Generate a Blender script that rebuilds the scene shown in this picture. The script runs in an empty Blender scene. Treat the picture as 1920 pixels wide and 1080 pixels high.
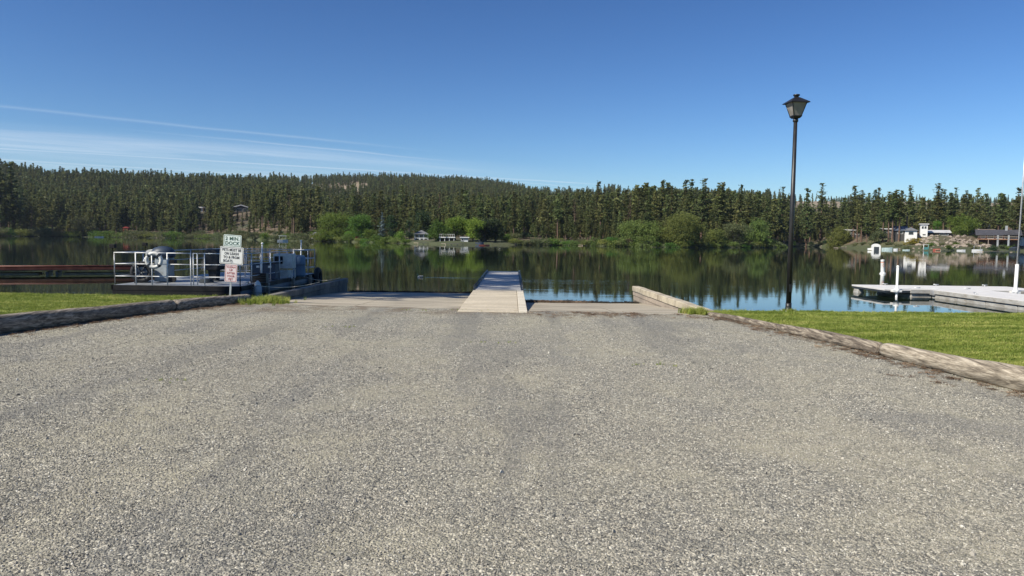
import bpy, math, random
import numpy as np
from mathutils import Vector, Matrix, noise as mnoise
random.seed(7); rng = np.random.default_rng(7)
scn = bpy.context.scene
COL = scn.collection
R = math.radians

# ------------------------------------------------------------------ camera
FPX, PITCH, ROLL, CZ = 1387.0, math.atan(93/1387.0), 0.013, 1.6
Fv = Vector((0, math.cos(PITCH), -math.sin(PITCH)))
U0 = Vector((0, math.sin(PITCH), math.cos(PITCH))); R0 = Vector((1, 0, 0))
Rv = R0*math.cos(ROLL) + U0*math.sin(ROLL)
Uv = U0*math.cos(ROLL) - R0*math.sin(ROLL)
cam_d = bpy.data.cameras.new('camera'); cam = bpy.data.objects.new('camera', cam_d); COL.objects.link(cam)
cam_d.sensor_width = 36; cam_d.lens = FPX/1920*36; cam_d.clip_start = .05; cam_d.clip_end = 6000
m = Matrix.Identity(4)
for i, v in enumerate((Rv, Uv, -Fv)):
    for k in range(3): m[k][i] = v[k]
m[2][3] = CZ
cam.matrix_world = m
scn.camera = cam

# ------------------------------------------------------------------ light
SUN_EL, SUN_AZ = R(43), R(-122)          # azimuth measured clockwise from +Y (the lake); the sun stands left and a little behind
sd = Vector((math.sin(SUN_AZ)*math.cos(SUN_EL), math.cos(SUN_AZ)*math.cos(SUN_EL), math.sin(SUN_EL)))
sun_l = bpy.data.lights.new('sun', 'SUN'); sun_l.energy = 5.0; sun_l.angle = R(.53); sun_l.color = (1, .93, .8)
sun = bpy.data.objects.new('sun', sun_l); COL.objects.link(sun)
sun.rotation_euler = sd.to_track_quat('Z', 'Y').to_euler(); sun.location = (0, 0, 60)

def N(t, kind, **kw):
    n = t.nodes.new(kind)
    for k, v in kw.items():
        if k in n.bl_rna.properties and k not in n.inputs: setattr(n, k, v)
        else: n.inputs[k].default_value = v
    return n
def L(t, a, b): t.links.new(a, b)
def math_(t, op, a, b=None, c=None, clamp=False):
    n = t.nodes.new('ShaderNodeMath'); n.operation = op; n.use_clamp = clamp
    for i, v in enumerate((a, b, c)):
        if v is None: continue
        if isinstance(v, (int, float)): n.inputs[i].default_value = v
        else: L(t, v, n.inputs[i])
    return n.outputs[0]
def ramp(t, fac, stops, interp='LINEAR'):
    n = t.nodes.new('ShaderNodeValToRGB'); cr = n.color_ramp; cr.interpolation = interp
    while len(cr.elements) < len(stops): cr.elements.new(.5)
    for e, (p, c) in zip(cr.elements, stops):
        e.position = p
        e.color = (c, c, c, 1) if isinstance(c, (int, float)) else (*c[:3], 1)
    if fac is not None: L(t, fac, n.inputs[0])
    return n.outputs[0]
def mixc(t, fac, a, b, mode='MIX'):
    n = t.nodes.new('ShaderNodeMix'); n.data_type = 'RGBA'; n.blend_type = mode
    for sock, v in ((n.inputs[0], fac), (n.inputs[6], a), (n.inputs[7], b)):
        if isinstance(v, (int, float)): sock.default_value = v
        elif isinstance(v, tuple): sock.default_value = (*v[:3], 1)
        else: L(t, v, sock)
    return n.outputs[2]
def noisen(t, vec, scale, detail=4, rough=.55, dist=0, out=0):
    n = N(t, 'ShaderNodeTexNoise', Scale=scale, Detail=detail, Roughness=rough, Distortion=dist)
    if vec is not None: L(t, vec, n.inputs['Vector'])
    return n.outputs[out]
def mapping(t, vec, scale=(1, 1, 1), rot=(0, 0, 0), loc=(0, 0, 0)):
    n = t.nodes.new('ShaderNodeMapping'); L(t, vec, n.inputs[0])
    n.inputs['Scale'].default_value = scale; n.inputs['Rotation'].default_value = rot; n.inputs['Location'].default_value = loc
    return n.outputs[0]

world = bpy.data.worlds.new('World'); scn.world = world; world.use_nodes = True
wt = world.node_tree; wt.nodes.clear()
sky = wt.nodes.new('ShaderNodeTexSky'); sky.sky_type = 'NISHITA'; sky.sun_disc = False
sky.sun_elevation = SUN_EL; sky.sun_rotation = SUN_AZ; sky.altitude = 600
sky.air_density = 1.0; sky.dust_density = .25; sky.ozone_density = 2.2
tc = wt.nodes.new('ShaderNodeTexCoord')
sx = wt.nodes.new('ShaderNodeSeparateXYZ'); L(wt, tc.outputs['Generated'], sx.inputs[0])
zc = math_(wt, 'MAXIMUM', sx.outputs[2], .02)
X = math_(wt, 'DIVIDE', sx.outputs[0], zc); Y = math_(wt, 'DIVIDE', sx.outputs[1], zc)
ca, sa = math.cos(R(35)), math.sin(R(35))
A = math_(wt, 'ADD', math_(wt, 'MULTIPLY', X, ca), math_(wt, 'MULTIPLY', Y, sa))
B = math_(wt, 'ADD', math_(wt, 'MULTIPLY', X, -sa), math_(wt, 'MULTIPLY', Y, ca))
cb = wt.nodes.new('ShaderNodeCombineXYZ'); L(wt, A, cb.inputs[0]); L(wt, B, cb.inputs[1])
P0 = cb.outputs[0]
n1 = noisen(wt, mapping(wt, P0, (.2, .8, 1), loc=(3, 0, 0)), 1.0, 8, .66, 1.1)
n2 = noisen(wt, mapping(wt, P0, (.22, .35, 1), loc=(9, 4, 0)), 1.0, 3, .5)
wisp = math_(wt, 'MULTIPLY', ramp(wt, n1, [(.42, 0), (.78, 1)]), ramp(wt, n2, [(.38, .15), (.62, 1)]))
bn = math_(wt, 'ADD', B, math_(wt, 'MULTIPLY', math_(wt, 'SUBTRACT', n2, .5), 1.2))
def band(v, lo, hi, soft):
    a = N(wt, 'ShaderNodeMapRange', interpolation_type='SMOOTHSTEP'); L(wt, v, a.inputs[0]); a.inputs[1].default_value = lo-soft; a.inputs[2].default_value = lo+soft
    b = N(wt, 'ShaderNodeMapRange', interpolation_type='SMOOTHSTEP'); L(wt, v, b.inputs[0]); b.inputs[1].default_value = hi-soft; b.inputs[2].default_value = hi+soft
    return math_(wt, 'SUBTRACT', a.outputs[0], b.outputs[0])
field = math_(wt, 'MULTIPLY', band(bn, 8.7, 14.5, .8), band(A, -30, 6.5, 2.8))
streaks = math_(wt, 'MULTIPLY', wisp, field)
cn = noisen(wt, mapping(wt, P0, (.5, .5, 1)), 1.0, 4, .6)
Bc = math_(wt, 'ADD', B, math_(wt, 'MULTIPLY', math_(wt, 'SUBTRACT', cn, .5), .35))
def trail(b0, slope, w, amp, a0, a1):
    bb = math_(wt, 'SUBTRACT', Bc, math_(wt, 'ADD', math_(wt, 'MULTIPLY', A, slope), b0))
    g = math_(wt, 'SUBTRACT', 1, math_(wt, 'DIVIDE', math_(wt, 'ABSOLUTE', bb), w), clamp=True)
    g = math_(wt, 'MULTIPLY', g, g)
    g = math_(wt, 'MULTIPLY', g, band(A, a0, a1, 1.2))
    return math_(wt, 'MULTIPLY', math_(wt, 'MULTIPLY', g, amp), ramp(wt, n1, [(.3, .35), (.6, 1)]))
tr = [trail(7.25, .1, .17, .16, -40, 3.6), trail(7.9, .12, .16, .3, 1.8, 4.6), trail(10.9, -.08, .22, .42, -3, 9), trail(12.6, .0, .3, .4, -3, 12), trail(9.6, .16, .14, .3, 5, 14)]
tot = streaks
tot = math_(wt, 'MULTIPLY', tot, .38)
for q in tr: tot = math_(wt, 'MAXIMUM', tot, q)
veil = math_(wt, 'MULTIPLY', field, .1)
tot = math_(wt, 'ADD', tot, veil, clamp=True)
up = ramp(wt, sx.outputs[2], [(.01, 0), (.03, 1)])
tot = math_(wt, 'MULTIPLY', tot, up)
CLOUD = (8.2, 8.9, 9.6)
hsv = wt.nodes.new('ShaderNodeHueSaturation'); hsv.inputs['Saturation'].default_value = 1.12; hsv.inputs['Value'].default_value = 1.0; L(wt, sky.outputs[0], hsv.inputs['Color'])
def vmul(v, k):
    n = wt.nodes.new('ShaderNodeVectorMath'); n.operation = 'MULTIPLY'; L(wt, v, n.inputs[0]); n.inputs[1].default_value = k; return n.outputs[0]
gm = wt.nodes.new('ShaderNodeGamma'); gm.inputs['Gamma'].default_value = 1.34; L(wt, vmul(hsv.outputs[0], (1/3.71, 1/5.93, 1/7.24)), gm.inputs[0])
skyc = mixc(wt, tot, vmul(gm.outputs[0], (2.3, 5.0, 7.6)), CLOUD)
bg = wt.nodes.new('ShaderNodeBackground'); L(wt, skyc, bg.inputs[0]); bg.inputs[1].default_value = .09
wo = wt.nodes.new('ShaderNodeOutputWorld'); L(wt, bg.outputs[0], wo.inputs[0])
scn.view_settings.view_transform = 'Standard'; scn.view_settings.look = 'None'
scn.view_settings.exposure = .38; scn.view_settings.gamma = 1; scn.view_settings.use_curve_mapping = False
scn.render.engine = 'CYCLES'
cy = scn.cycles; cy.use_denoising = True; cy.max_bounces = 8; cy.transparent_max_bounces = 8; cy.volume_bounces = 0
cy.caustics_reflective = False; cy.caustics_refractive = False; cy.sample_clamp_indirect = 6

# ------------------------------------------------------------------ helpers
def ray(u, v): return Fv + Rv*((u-960)/FPX) + Uv*((540-v)/FPX)
def P(u, v, z):                      # the point at height z seen at photo pixel (u, v)
    d = ray(u, v); k = (z-CZ)/d.z; return Vector((d.x*k, d.y*k, z))
def Q(u, v, y):                      # the point at depth y seen at photo pixel (u, v)
    d = ray(u, v); k = y/d.y; return Vector((d.x*k, y, CZ+d.z*k))
def hor(u): return 447+.013*(u-960)

def tag(o, label=None, cat=None, group=None, kind=None):
    if label: o['label'] = label
    if cat: o['category'] = cat
    if group: o['group'] = group
    if kind: o['kind'] = kind
    return o
def thing(name, label, cat, loc=(0, 0, 0), rz=0, group=None):
    o = bpy.data.objects.new(name, None); COL.objects.link(o); o.location = loc; o.rotation_euler.z = rz
    o.empty_display_size = .2
    return tag(o, label, cat, group)
def copy_tree(o, parent=None):
    c = o.copy(); COL.objects.link(c); c.parent = parent
    for ch in list(o.children): copy_tree(ch, c)
    return c

class MB:
    def __init__(s): s.v = []; s.f = []; s.sm = []
    def add(s, vs, fs, smooth=False):
        b = len(s.v); s.v += [tuple(p) for p in vs]; s.f += [[i+b for i in f] for f in fs]; s.sm += [smooth]*len(fs); return s
    def box(s, lo, hi, rz=0, c=None):
        (x0, y0, z0), (x1, y1, z1) = lo, hi
        vs = [(x, y, z) for z in (z0, z1) for y in (y0, y1) for x in (x0, x1)]
        if rz:
            cx, cy_ = c or ((x0+x1)/2, (y0+y1)/2); k, q = math.cos(rz), math.sin(rz)
            vs = [(cx+(x-cx)*k-(y-cy_)*q, cy_+(x-cx)*q+(y-cy_)*k, z) for x, y, z in vs]
        return s.add(vs, [(0, 2, 3, 1), (4, 5, 7, 6), (0, 1, 5, 4), (2, 6, 7, 3), (0, 4, 6, 2), (1, 3, 7, 5)])
    def tube(s, p0, p1, r0, r1=None, n=10, caps=True, smooth=True):
        r1 = r0 if r1 is None else r1
        p0, p1 = Vector(p0), Vector(p1); d = (p1-p0).normalized()
        a = d.cross(Vector((0, 0, 1)) if abs(d.z) < .95 else Vector((1, 0, 0))).normalized(); b = d.cross(a)
        vs = []
        for p, r in ((p0, r0), (p1, r1)):
            for i in range(n):
                t = 2*math.pi*i/n; vs.append(p+a*(r*math.cos(t))+b*(r*math.sin(t)))
        s.add(vs, [(i, n+i, n+(i+1) % n, (i+1) % n) for i in range(n)], smooth)
        if caps: s.add(vs[:n], [tuple(range(n))]); s.add(vs[n:], [tuple(reversed(range(n)))])
        return s
    def lathe(s, prof, c=(0, 0, 0), n=20, smooth=True):
        vs = []
        for r, z in prof:
            for i in range(n):
                t = 2*math.pi*i/n; vs.append((c[0]+r*math.cos(t), c[1]+r*math.sin(t), c[2]+z))
        fs = [(j*n+i, j*n+(i+1) % n, (j+1)*n+(i+1) % n, (j+1)*n+i) for j in range(len(prof)-1) for i in range(n)]
        s.add(vs, fs, smooth)
        return s
    def ell(s, c, r, nu=12, nv=8):
        prof = [(math.sin(math.pi*j/nv), -math.cos(math.pi*j/nv)) for j in range(nv+1)]
        vs = [(c[0]+r[0]*p*math.cos(2*math.pi*i/nu), c[1]+r[1]*p*math.sin(2*math.pi*i/nu), c[2]+r[2]*z) for p, z in prof for i in range(nu)]
        return s.add(vs, [(j*nu+i, j*nu+(i+1) % nu, (j+1)*nu+(i+1) % nu, (j+1)*nu+i) for j in range(nv) for i in range(nu)], True)
    def torus(s, c, R_, r, axis='y', n=24, k=10, a0=0, a1=2*math.pi):
        vs = []; full = abs(a1-a0-2*math.pi) < 1e-3; m_ = n if full else n+1
        for i in range(m_):
            a = a0+(a1-a0)*i/n
            for j in range(k):
                b = 2*math.pi*j/k; q = R_+r*math.cos(b); e = (q*math.cos(a), q*math.sin(a), r*math.sin(b))
                e = {'z': e, 'y': (e[0], e[2], e[1]), 'x': (e[2], e[0], e[1])}[axis]
                vs.append((c[0]+e[0], c[1]+e[1], c[2]+e[2]))
        fs = [(i*k+j, ((i+1) % m_)*k+j, ((i+1) % m_)*k+(j+1) % k, i*k+(j+1) % k) for i in range(n) for j in range(k)]
        return s.add(vs, fs, True)
    def prism(s, poly, z0, z1):
        n = len(poly); vs = [(x, y, z0) for x, y in poly]+[(x, y, z1) for x, y in poly]
        return s.add(vs, [tuple(reversed(range(n))), tuple(range(n, 2*n))]+[(i, (i+1) % n, n+(i+1) % n, n+i) for i in range(n)])
    def slab(s, profile, axis, a0, a1):   # closed 2-D profile extruded along an axis
        n = len(profile)
        def pt(p, a): return (a, p[0], p[1]) if axis == 'x' else (p[0], a, p[1])
        vs = [pt(p, a0) for p in profile]+[pt(p, a1) for p in profile]
        return s.add(vs, [tuple(reversed(range(n))), tuple(range(n, 2*n))]+[(i, (i+1) % n, n+(i+1) % n, n+i) for i in range(n)])
    def build(s, name, mat, parent=None, bevel=0):
        me = bpy.data.meshes.new(name); me.from_pydata(s.v, [], s.f); me.update()
        for p, q in zip(me.polygons, s.sm): p.use_smooth = q
        import bmesh
        bm = bmesh.new(); bm.from_mesh(me); bmesh.ops.remove_doubles(bm, verts=bm.verts, dist=1e-5)
        bmesh.ops.recalc_face_normals(bm, faces=bm.faces)
        if bevel: bmesh.ops.bevel(bm, geom=[e for e in bm.edges if len(e.link_faces) == 2 and e.calc_face_angle(0) > .5], offset=bevel, segments=2, affect='EDGES', profile=.6)
        bm.to_mesh(me); bm.free()
        if mat: me.materials.append(mat)
        o = bpy.data.objects.new(name, me); COL.objects.link(o); o.parent = parent
        return o
def npmesh(name, verts, tris, mat, smooth=False):
    verts = np.asarray(verts, dtype=np.float32); tris = np.asarray(tris, dtype=np.int32)
    me = bpy.data.meshes.new(name); k = tris.shape[1] if len(tris) else 3
    me.vertices.add(len(verts)); me.vertices.foreach_set('co', verts.ravel())
    if len(tris):
        me.loops.add(tris.size); me.loops.foreach_set('vertex_index', tris.ravel())
        me.polygons.add(len(tris)); me.polygons.foreach_set('loop_start', np.arange(0, tris.size, k, dtype=np.int32))
        me.polygons.foreach_set('loop_total', np.full(len(tris), k, dtype=np.int32))
        me.polygons.foreach_set('use_smooth', np.full(len(tris), smooth))
    me.update(calc_edges=True)
    if mat: me.materials.append(mat)
    return me
def grid(name, xs, ys, zf, mat, smooth=True):
    nx, ny = len(xs), len(ys); v = [(x, y, zf(x, y)) for y in ys for x in xs]
    j, i = np.meshgrid(np.arange(ny-1), np.arange(nx-1), indexing='ij'); a = (j*nx+i).ravel()
    o = bpy.data.objects.new(name, npmesh(name, v, np.stack([a, a+1, a+nx+1, a+nx], 1), mat, smooth)); COL.objects.link(o)
    return o

# ------------------------------------------------------------------ materials
def newmat(name):
    mt = bpy.data.materials.new(name); mt.use_nodes = True; t = mt.node_tree; b = t.nodes['Principled BSDF']
    return mt, t, b
def surf(name, col, rough=.6, metal=0, var=.18, vs=3, grain=.12, gs=60, bump=.15, bs=40, bd=.01, dirt=None, dscale=2, damt=.5, spec=.5, stretch=(1, 1, 1)):
    mt, t, b = newmat(name); tcn = t.nodes.new('ShaderNodeTexCoord'); vec = mapping(t, tcn.outputs['Object'], stretch)
    n = noisen(t, vec, vs, 5); g = noisen(t, vec, gs, 3)
    lo = tuple(c*(1-var) for c in col); hi = tuple(min(1, c*(1+var)) for c in col)
    c = ramp(t, n, [(.3, lo), (.7, hi)])
    c = mixc(t, 1.0, c, ramp(t, g, [(.25, 1-grain), (.75, 1+grain*.4)]), 'MULTIPLY')
    if dirt:
        dn = noisen(t, vec, dscale, 6, .65, .4)
        c = mixc(t, math_(t, 'MULTIPLY', ramp(t, dn, [(.45, 0), (.68, 1)]), damt), c, dirt)
    L(t, c, b.inputs['Base Color'])
    b.inputs['Roughness'].default_value = rough; b.inputs['Metallic'].default_value = metal; b.inputs['Specular IOR Level'].default_value = spec
    L(t, ramp(t, n, [(.2, max(.05, rough-.12)), (.8, min(1, rough+.12))]), b.inputs['Roughness'])
    if bump:
        bp = N(t, 'ShaderNodeBump', Strength=bump, Distance=bd); L(t, noisen(t, vec, bs, 4), bp.inputs['Height']); L(t, bp.outputs[0], b.inputs['Normal'])
    return mt
M = {}
M['black_paint'] = surf('black_paint', (.018, .018, .02), .42, bump=.05, dirt=(.05, .045, .04), damt=.3)
M['galv'] = surf('galvanised', (.62, .63, .64), .42, .6, dirt=(.28, .26, .24), damt=.35, dscale=5, bump=.06)
M['white_rail'] = surf('white_rail', (.82, .83, .82), .45, .1, dirt=(.35, .32, .28), damt=.35, dscale=6, bump=.05)
M['hull_black'] = surf('hull_black', (.01, .01, .011), .6, dirt=(.03, .027, .022), damt=.5, spec=.25)
M['hull_grey'] = surf('hull_grey', (.12, .17, .24), .5, dirt=(.06, .06, .06), damt=.5, dscale=3)
M['deck_plate'] = surf('deck_plate', (.3, .32, .34), .55, .2, dirt=(.2, .18, .15), damt=.5)
M['rubber'] = surf('rubber', (.02, .02, .021), .75, bump=.3, bs=60)
M['dark_cover'] = surf('dark_cover', (.012, .014, .018), .65, bump=.4, bs=8, bd=.03)
M['navy'] = surf('navy', (.03, .05, .085), .5, dirt=(.05, .05, .06), damt=.3)
M['blue_tarp'] = surf('blue_tarp', (.12, .2, .3), .55, bump=.5, bs=7, bd=.03)
M['machine_grey'] = surf('machine_grey', (.34, .38, .4), .5, dirt=(.12, .1, .08), damt=.45, dscale=5)
M['pale_box'] = surf('pale_box', (.6, .61, .58), .5, dirt=(.3, .27, .22), damt=.4, dscale=4)
M['ring_white'] = surf('ring_white', (.72, .72, .68), .6, dirt=(.3, .27, .22), damt=.3)
M['white'] = surf('white_paint', (.78, .78, .76), .5, var=.06, dirt=(.5, .46, .4), damt=.35, dscale=1.5)
M['white_pvc'] = surf('white_pvc', (.8, .8, .78), .35, var=.04, dirt=(.55, .52, .45), damt=.3, dscale=4)
M['float_grey'] = surf('float_grey', (.42, .41, .38), .7, dirt=(.16, .12, .07), damt=.6, dscale=2.5, stretch=(.5, 1, 2))
M['dock_deck'] = surf('dock_deck_grey_white', (.66, .65, .63), .7, var=.08, dirt=(.5, .47, .42), damt=.35, dscale=1.2, grain=.15)
M['steel_dark'] = surf('steel_dark', (.07, .08, .09), .45, .5)
M['ramp_deck'] = surf('ramp_deck', (.4, .39, .37), .6, .1, dirt=(.28, .27, .26), damt=.5, dscale=1.5, grain=.2, stretch=(1, 1.6, 1))
M['red_dock'] = surf('red_dock', (.13, .032, .024), .6, dirt=(.25, .11, .07), damt=.5, dscale=3)
M['tan_float'] = surf('tan_float', (.42, .34, .24), .6, dirt=(.15, .12, .08), damt=.5)
M['glass_lamp'] = None
M['sign_white'] = surf('sign_white', (.68, .76, .72), .4, var=.05, dirt=(.5, .52, .48), damt=.25, dscale=3, bump=0)
M['sign_white2'] = surf('sign_white_plain', (.74, .75, .73), .4, var=.05, dirt=(.5, .48, .44), damt=.3, dscale=3, bump=0)
M['sign_pink'] = surf('sign_faded_pink', (.7, .6, .6), .4, var=.06, dirt=(.55, .45, .42), damt=.3, dscale=3, bump=0)
M['ink_green'] = surf('ink_green', (.03, .09, .06), .5, bump=0)
M['ink_black'] = surf('ink_black', (.03, .03, .035), .5, bump=0)
M['ink_red'] = surf('ink_red', (.38, .08, .08), .5, bump=0)
M['roof_grey'] = surf('roof_grey', (.16, .165, .175), .8, vs=1, gs=6, grain=.3)
M['roof_dark'] = surf('roof_dark', (.06, .06, .07), .8, vs=1, gs=6, grain=.3)
M['roof_white'] = surf('roof_pale_metal', (.6, .6, .6), .5, vs=.6)
M['roof_brown'] = surf('roof_brown', (.17, .115, .09), .85, vs=1, gs=5, grain=.35)
M['roof_tan'] = surf('roof_tan', (.26, .2, .16), .85, vs=1, gs=5, grain=.3)
M['wall_white'] = surf('wall_white', (.75, .75, .73), .7, var=.06, vs=.6, dirt=(.5, .48, .44), damt=.25, dscale=.4)
M['wall_brown'] = surf('wall_brown', (.14, .07, .045), .8, vs=.8)
M['wall_wood'] = surf('wall_warm_wood', (.35, .19, .11), .8, vs=.8)
M['wall_dark'] = surf('wall_dark', (.05, .05, .05), .8)
M['wall_grey'] = surf('wall_grey', (.3, .32, .33), .8, vs=.7)
M['wall_red'] = surf('wall_red', (.28, .04, .035), .8, vs=.7)
M['pane'] = surf('window_pane', (.025, .03, .035), .12, bump=0, var=.1)
M['timber'] = surf('weathered_timber', (.36, .3, .24), .85, vs=2, gs=20, grain=.3, stretch=(.3, 2, 2))
M['teal'] = surf('teal_paint', (.1, .3, .28), .5)
M['boat_red'] = surf('boat_red', (.4, .1, .07), .45)
M['boat_white'] = surf('boat_white', (.76, .77, .77), .3, var=.05)
M['boat_aqua'] = surf('boat_cover_aqua', (.55, .68, .66), .5)
M['canvas_dark'] = surf('canvas_dark', (.03, .04, .05), .7)
M['orange'] = surf('orange_mark', (.75, .3, .15), .5, bump=0)
M['blue_grey'] = surf('blue_grey_paint', (.09, .11, .15), .6)

def bark_mat(name, col, dark):
    mt, t, b = newmat(name); tcn = t.nodes.new('ShaderNodeTexCoord'); v = mapping(t, tcn.outputs['Object'], (2.5, 2.5, .7))
    n = noisen(t, v, 2.2, 5, .65); c = ramp(t, n, [(.35, dark), (.65, col)])
    L(t, c, b.inputs['Base Color']); b.inputs['Roughness'].default_value = .9
    bp = N(t, 'ShaderNodeBump', Strength=.6, Distance=.05); L(t, n, bp.inputs['Height']); L(t, bp.outputs[0], b.inputs['Normal'])
    return mt
M['bark'] = bark_mat('pine_bark', (.2, .12, .08), (.07, .05, .04))
M['bark_grey'] = bark_mat('grey_bark', (.17, .15, .13), (.07, .06, .05))
def leaf_mat(name, c1, c2, c3, trans=.3, var=.35, scale=.5):
    mt, t, b = newmat(name); oi = t.nodes.new('ShaderNodeObjectInfo'); tcn = t.nodes.new('ShaderNodeTexCoord')
    off = t.nodes.new('ShaderNodeVectorMath'); off.operation = 'ADD'; L(t, tcn.outputs['Object'], off.inputs[0])
    cmb = t.nodes.new('ShaderNodeCombineXYZ'); L(t, math_(t, 'MULTIPLY', oi.outputs['Random'], 57), cmb.inputs[0]); L(t, cmb.outputs[0], off.inputs[1])
    n = noisen(t, off.outputs[0], scale, 4, .6); c = ramp(t, n, [(.3, c1), (.52, c2), (.75, c3)])
    k = math_(t, 'ADD', math_(t, 'MULTIPLY', oi.outputs['Random'], var), 1-var*.5)
    vm = t.nodes.new('ShaderNodeVectorMath'); vm.operation = 'SCALE'; L(t, c, vm.inputs[0]); L(t, k, vm.inputs['Scale'])
    hs = t.nodes.new('ShaderNodeHueSaturation'); L(t, vm.outputs[0], hs.inputs['Color'])
    L(t, math_(t, 'ADD', math_(t, 'MULTIPLY', math_(t, 'FRACT', math_(t, 'MULTIPLY', oi.outputs['Random'], 7.3)), .07), .465), hs.inputs['Hue'])
    c = hs.outputs[0]
    L(t, c, b.inputs['Base Color']); b.inputs['Roughness'].default_value = .65; b.inputs['Specular IOR Level'].default_value = .25
    tr_ = t.nodes.new('ShaderNodeBsdfTranslucent'); L(t, mixc(t, .5, c, tuple(min(1, q*1.5) for q in c3)), tr_.inputs[0])
    mx = t.nodes.new('ShaderNodeMixShader'); mx.inputs[0].default_value = trans
    L(t, b.outputs[0], mx.inputs[1]); L(t, tr_.outputs[0], mx.inputs[2]); L(t, mx.outputs[0], t.nodes['Material Output'].inputs[0])
    return mt
M['needles'] = leaf_mat('pine_needles', (.045, .06, .02), (.095, .115, .036), (.2, .205, .072), .25, .8)
M['needles_brown'] = leaf_mat('dry_needles', (.05, .04, .025), (.09, .07, .04), (.14, .1, .06), .22)
M['needles_blue'] = leaf_mat('blue_spruce_needles', (.07, .1, .1), (.12, .17, .17), (.18, .24, .24), .1)
M['leaf_green'] = leaf_mat('leaf_green', (.045, .09, .016), (.095, .165, .028), (.16, .24, .045), .38)
M['leaf_bright'] = leaf_mat('leaf_bright', (.08, .14, .02), (.15, .24, .035), (.24, .34, .055), .4)
M['leaf_dark'] = leaf_mat('leaf_dark', (.015, .032, .014), (.03, .058, .022), (.055, .09, .03), .25)
M['leaf_willow'] = leaf_mat('leaf_willow', (.09, .125, .03), (.16, .2, .05), (.25, .29, .08), .38)
M['leaf_olive'] = leaf_mat('leaf_olive', (.07, .085, .035), (.12, .14, .06), (.19, .2, .09), .33)
M['leaf_yellow'] = leaf_mat('leaf_yellow', (.16, .15, .02), (.28, .25, .03), (.4, .34, .05), .35)

# ------------------------------------------------------------------ water
WZ = -.42
def water_mat():
    mt, t, b = newmat('lake_water')
    b.inputs['Base Color'].default_value = (.012, .02, .013, 1); b.inputs['Roughness'].default_value = .015
    b.inputs['IOR'].default_value = 1.333
    g = t.nodes.new('ShaderNodeNewGeometry'); pos = g.outputs['Position']
    big = noisen(t, mapping(t, pos, (.02, .055, 1)), 1, 3, .55, .6)
    rough = ramp(t, big, [(.40, .25), (.58, .35), (.68, 1.0)])
    rough = math_(t, 'MULTIPLY', rough, 2.6)
    a = noisen(t, mapping(t, pos, (.8, 3.4, 1)), 1, 2, .5, .2)
    c = noisen(t, mapping(t, pos, (3.2, 9, 1), rot=(0, 0, .12)), 1, 3, .5, .2)
    s = noisen(t, mapping(t, pos, (.18, .5, 1)), 1, 2, .5)
    h = math_(t, 'ADD', math_(t, 'ADD', math_(t, 'MULTIPLY', a, .0012), math_(t, 'MULTIPLY', c, .0004)), math_(t, 'MULTIPLY', s, .003))
    h = math_(t, 'MULTIPLY', h, rough)
    bp = N(t, 'ShaderNodeBump', Strength=1, Distance=1); L(t, h, bp.inputs['Height']); L(t, bp.outputs[0], b.inputs['Normal'])
    return mt
M['water'] = water_mat()
xs = [-1500, -400, -100, -40, -15, 0, 15, 40, 100, 400, 1500]; ys = [9, 20, 30, 50, 80, 140, 250, 450, 900]
tag(grid('lake_water', xs, ys, lambda x, y: WZ, M['water']), kind='structure')

# ------------------------------------------------------------------ far shore terrain
U_T = [-900, -300, 0, 100, 300, 400, 560, 620, 720, 850, 950, 1050, 1150, 1250, 1450, 1500, 1550, 1640, 1750, 1900, 2200, 2800]
V_T = [434, 439, 443, 443.6, 446.2, 447.6, 452, 453, 455.5, 458.7, 459.3, 460, 462, 464, 464.3, 462, 463.5, 467, 469.5, 471, 475, 483]
def shoreD(u): return 2.02*FPX/(np.interp(u, U_T, V_T)-hor(u))
def tab(u, us, vs): return float(np.interp(u, us, vs))
TU = [-300, 0, 300, 500, 620, 900, 1010, 1200, 1450, 1500, 1640, 1920, 2400]
def T1(u): return tab(u, TU, [60, 60, 60, 60, 60, 60, 60, 60, 50, 40, 28, 28, 28])
def H1(u): return tab(u, TU, [6, 6, 6, 8, 4, 3.2, 4, 3.5, 3.5, 3, 5, 4.4, 4.4])
def H2(u): return tab(u, TU, [30, 28, 26, 24, 13, 11, 15, 16, 14, 12, 10, 10, 10])
def Y2(u): return tab(u, TU, [700, 700, 700, 800, 1150, 1200, 1100, 1000, 1100, 1300, 1400, 1400, 1400])
SKU = [-400, 0, 100, 300, 450, 550, 650, 720, 860, 930, 1010, 1060, 1150, 1250, 1400, 1500, 1700, 1920, 2400]
SKV = [300, 306, 320, 325, 331, 331, 328, 327, 332, 340, 354, 353, 349, 356, 361, 372, 374, 376, 380]
def H3(u): return 1.6+(hor(u)-tab(u, SKU, SKV))/FPX*Y2(u)-(11 if u < 1430 else 5)
def land(u, y):
    D = float(shoreD(u)); t = y-D
    if t <= 0: return -1.5 if t < -3 else WZ-.3+.3*(t/3)
    xs_ = [0, 3, T1(u), 250, Y2(u)-D, Y2(u)-D+500, 3000]; hs = [WZ-.02, .25, H1(u), H2(u), H3(u), H3(u)-15, H3(u)-20]
    z = float(np.interp(t, xs_, hs))
    x = (u-960)/FPX*y
    z += mnoise.noise(Vector((x*.02, y*.02, 3)))*min(2.5, t*.02)+mnoise.noise(Vector((x*.09, y*.09, 8)))*min(.5, t*.02)
    return z
def xy(u, y):
    return (u-960)/FPX*y, y
def gv(u, y): return hor(u)-(land(u, y)-1.6)/y*FPX
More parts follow.
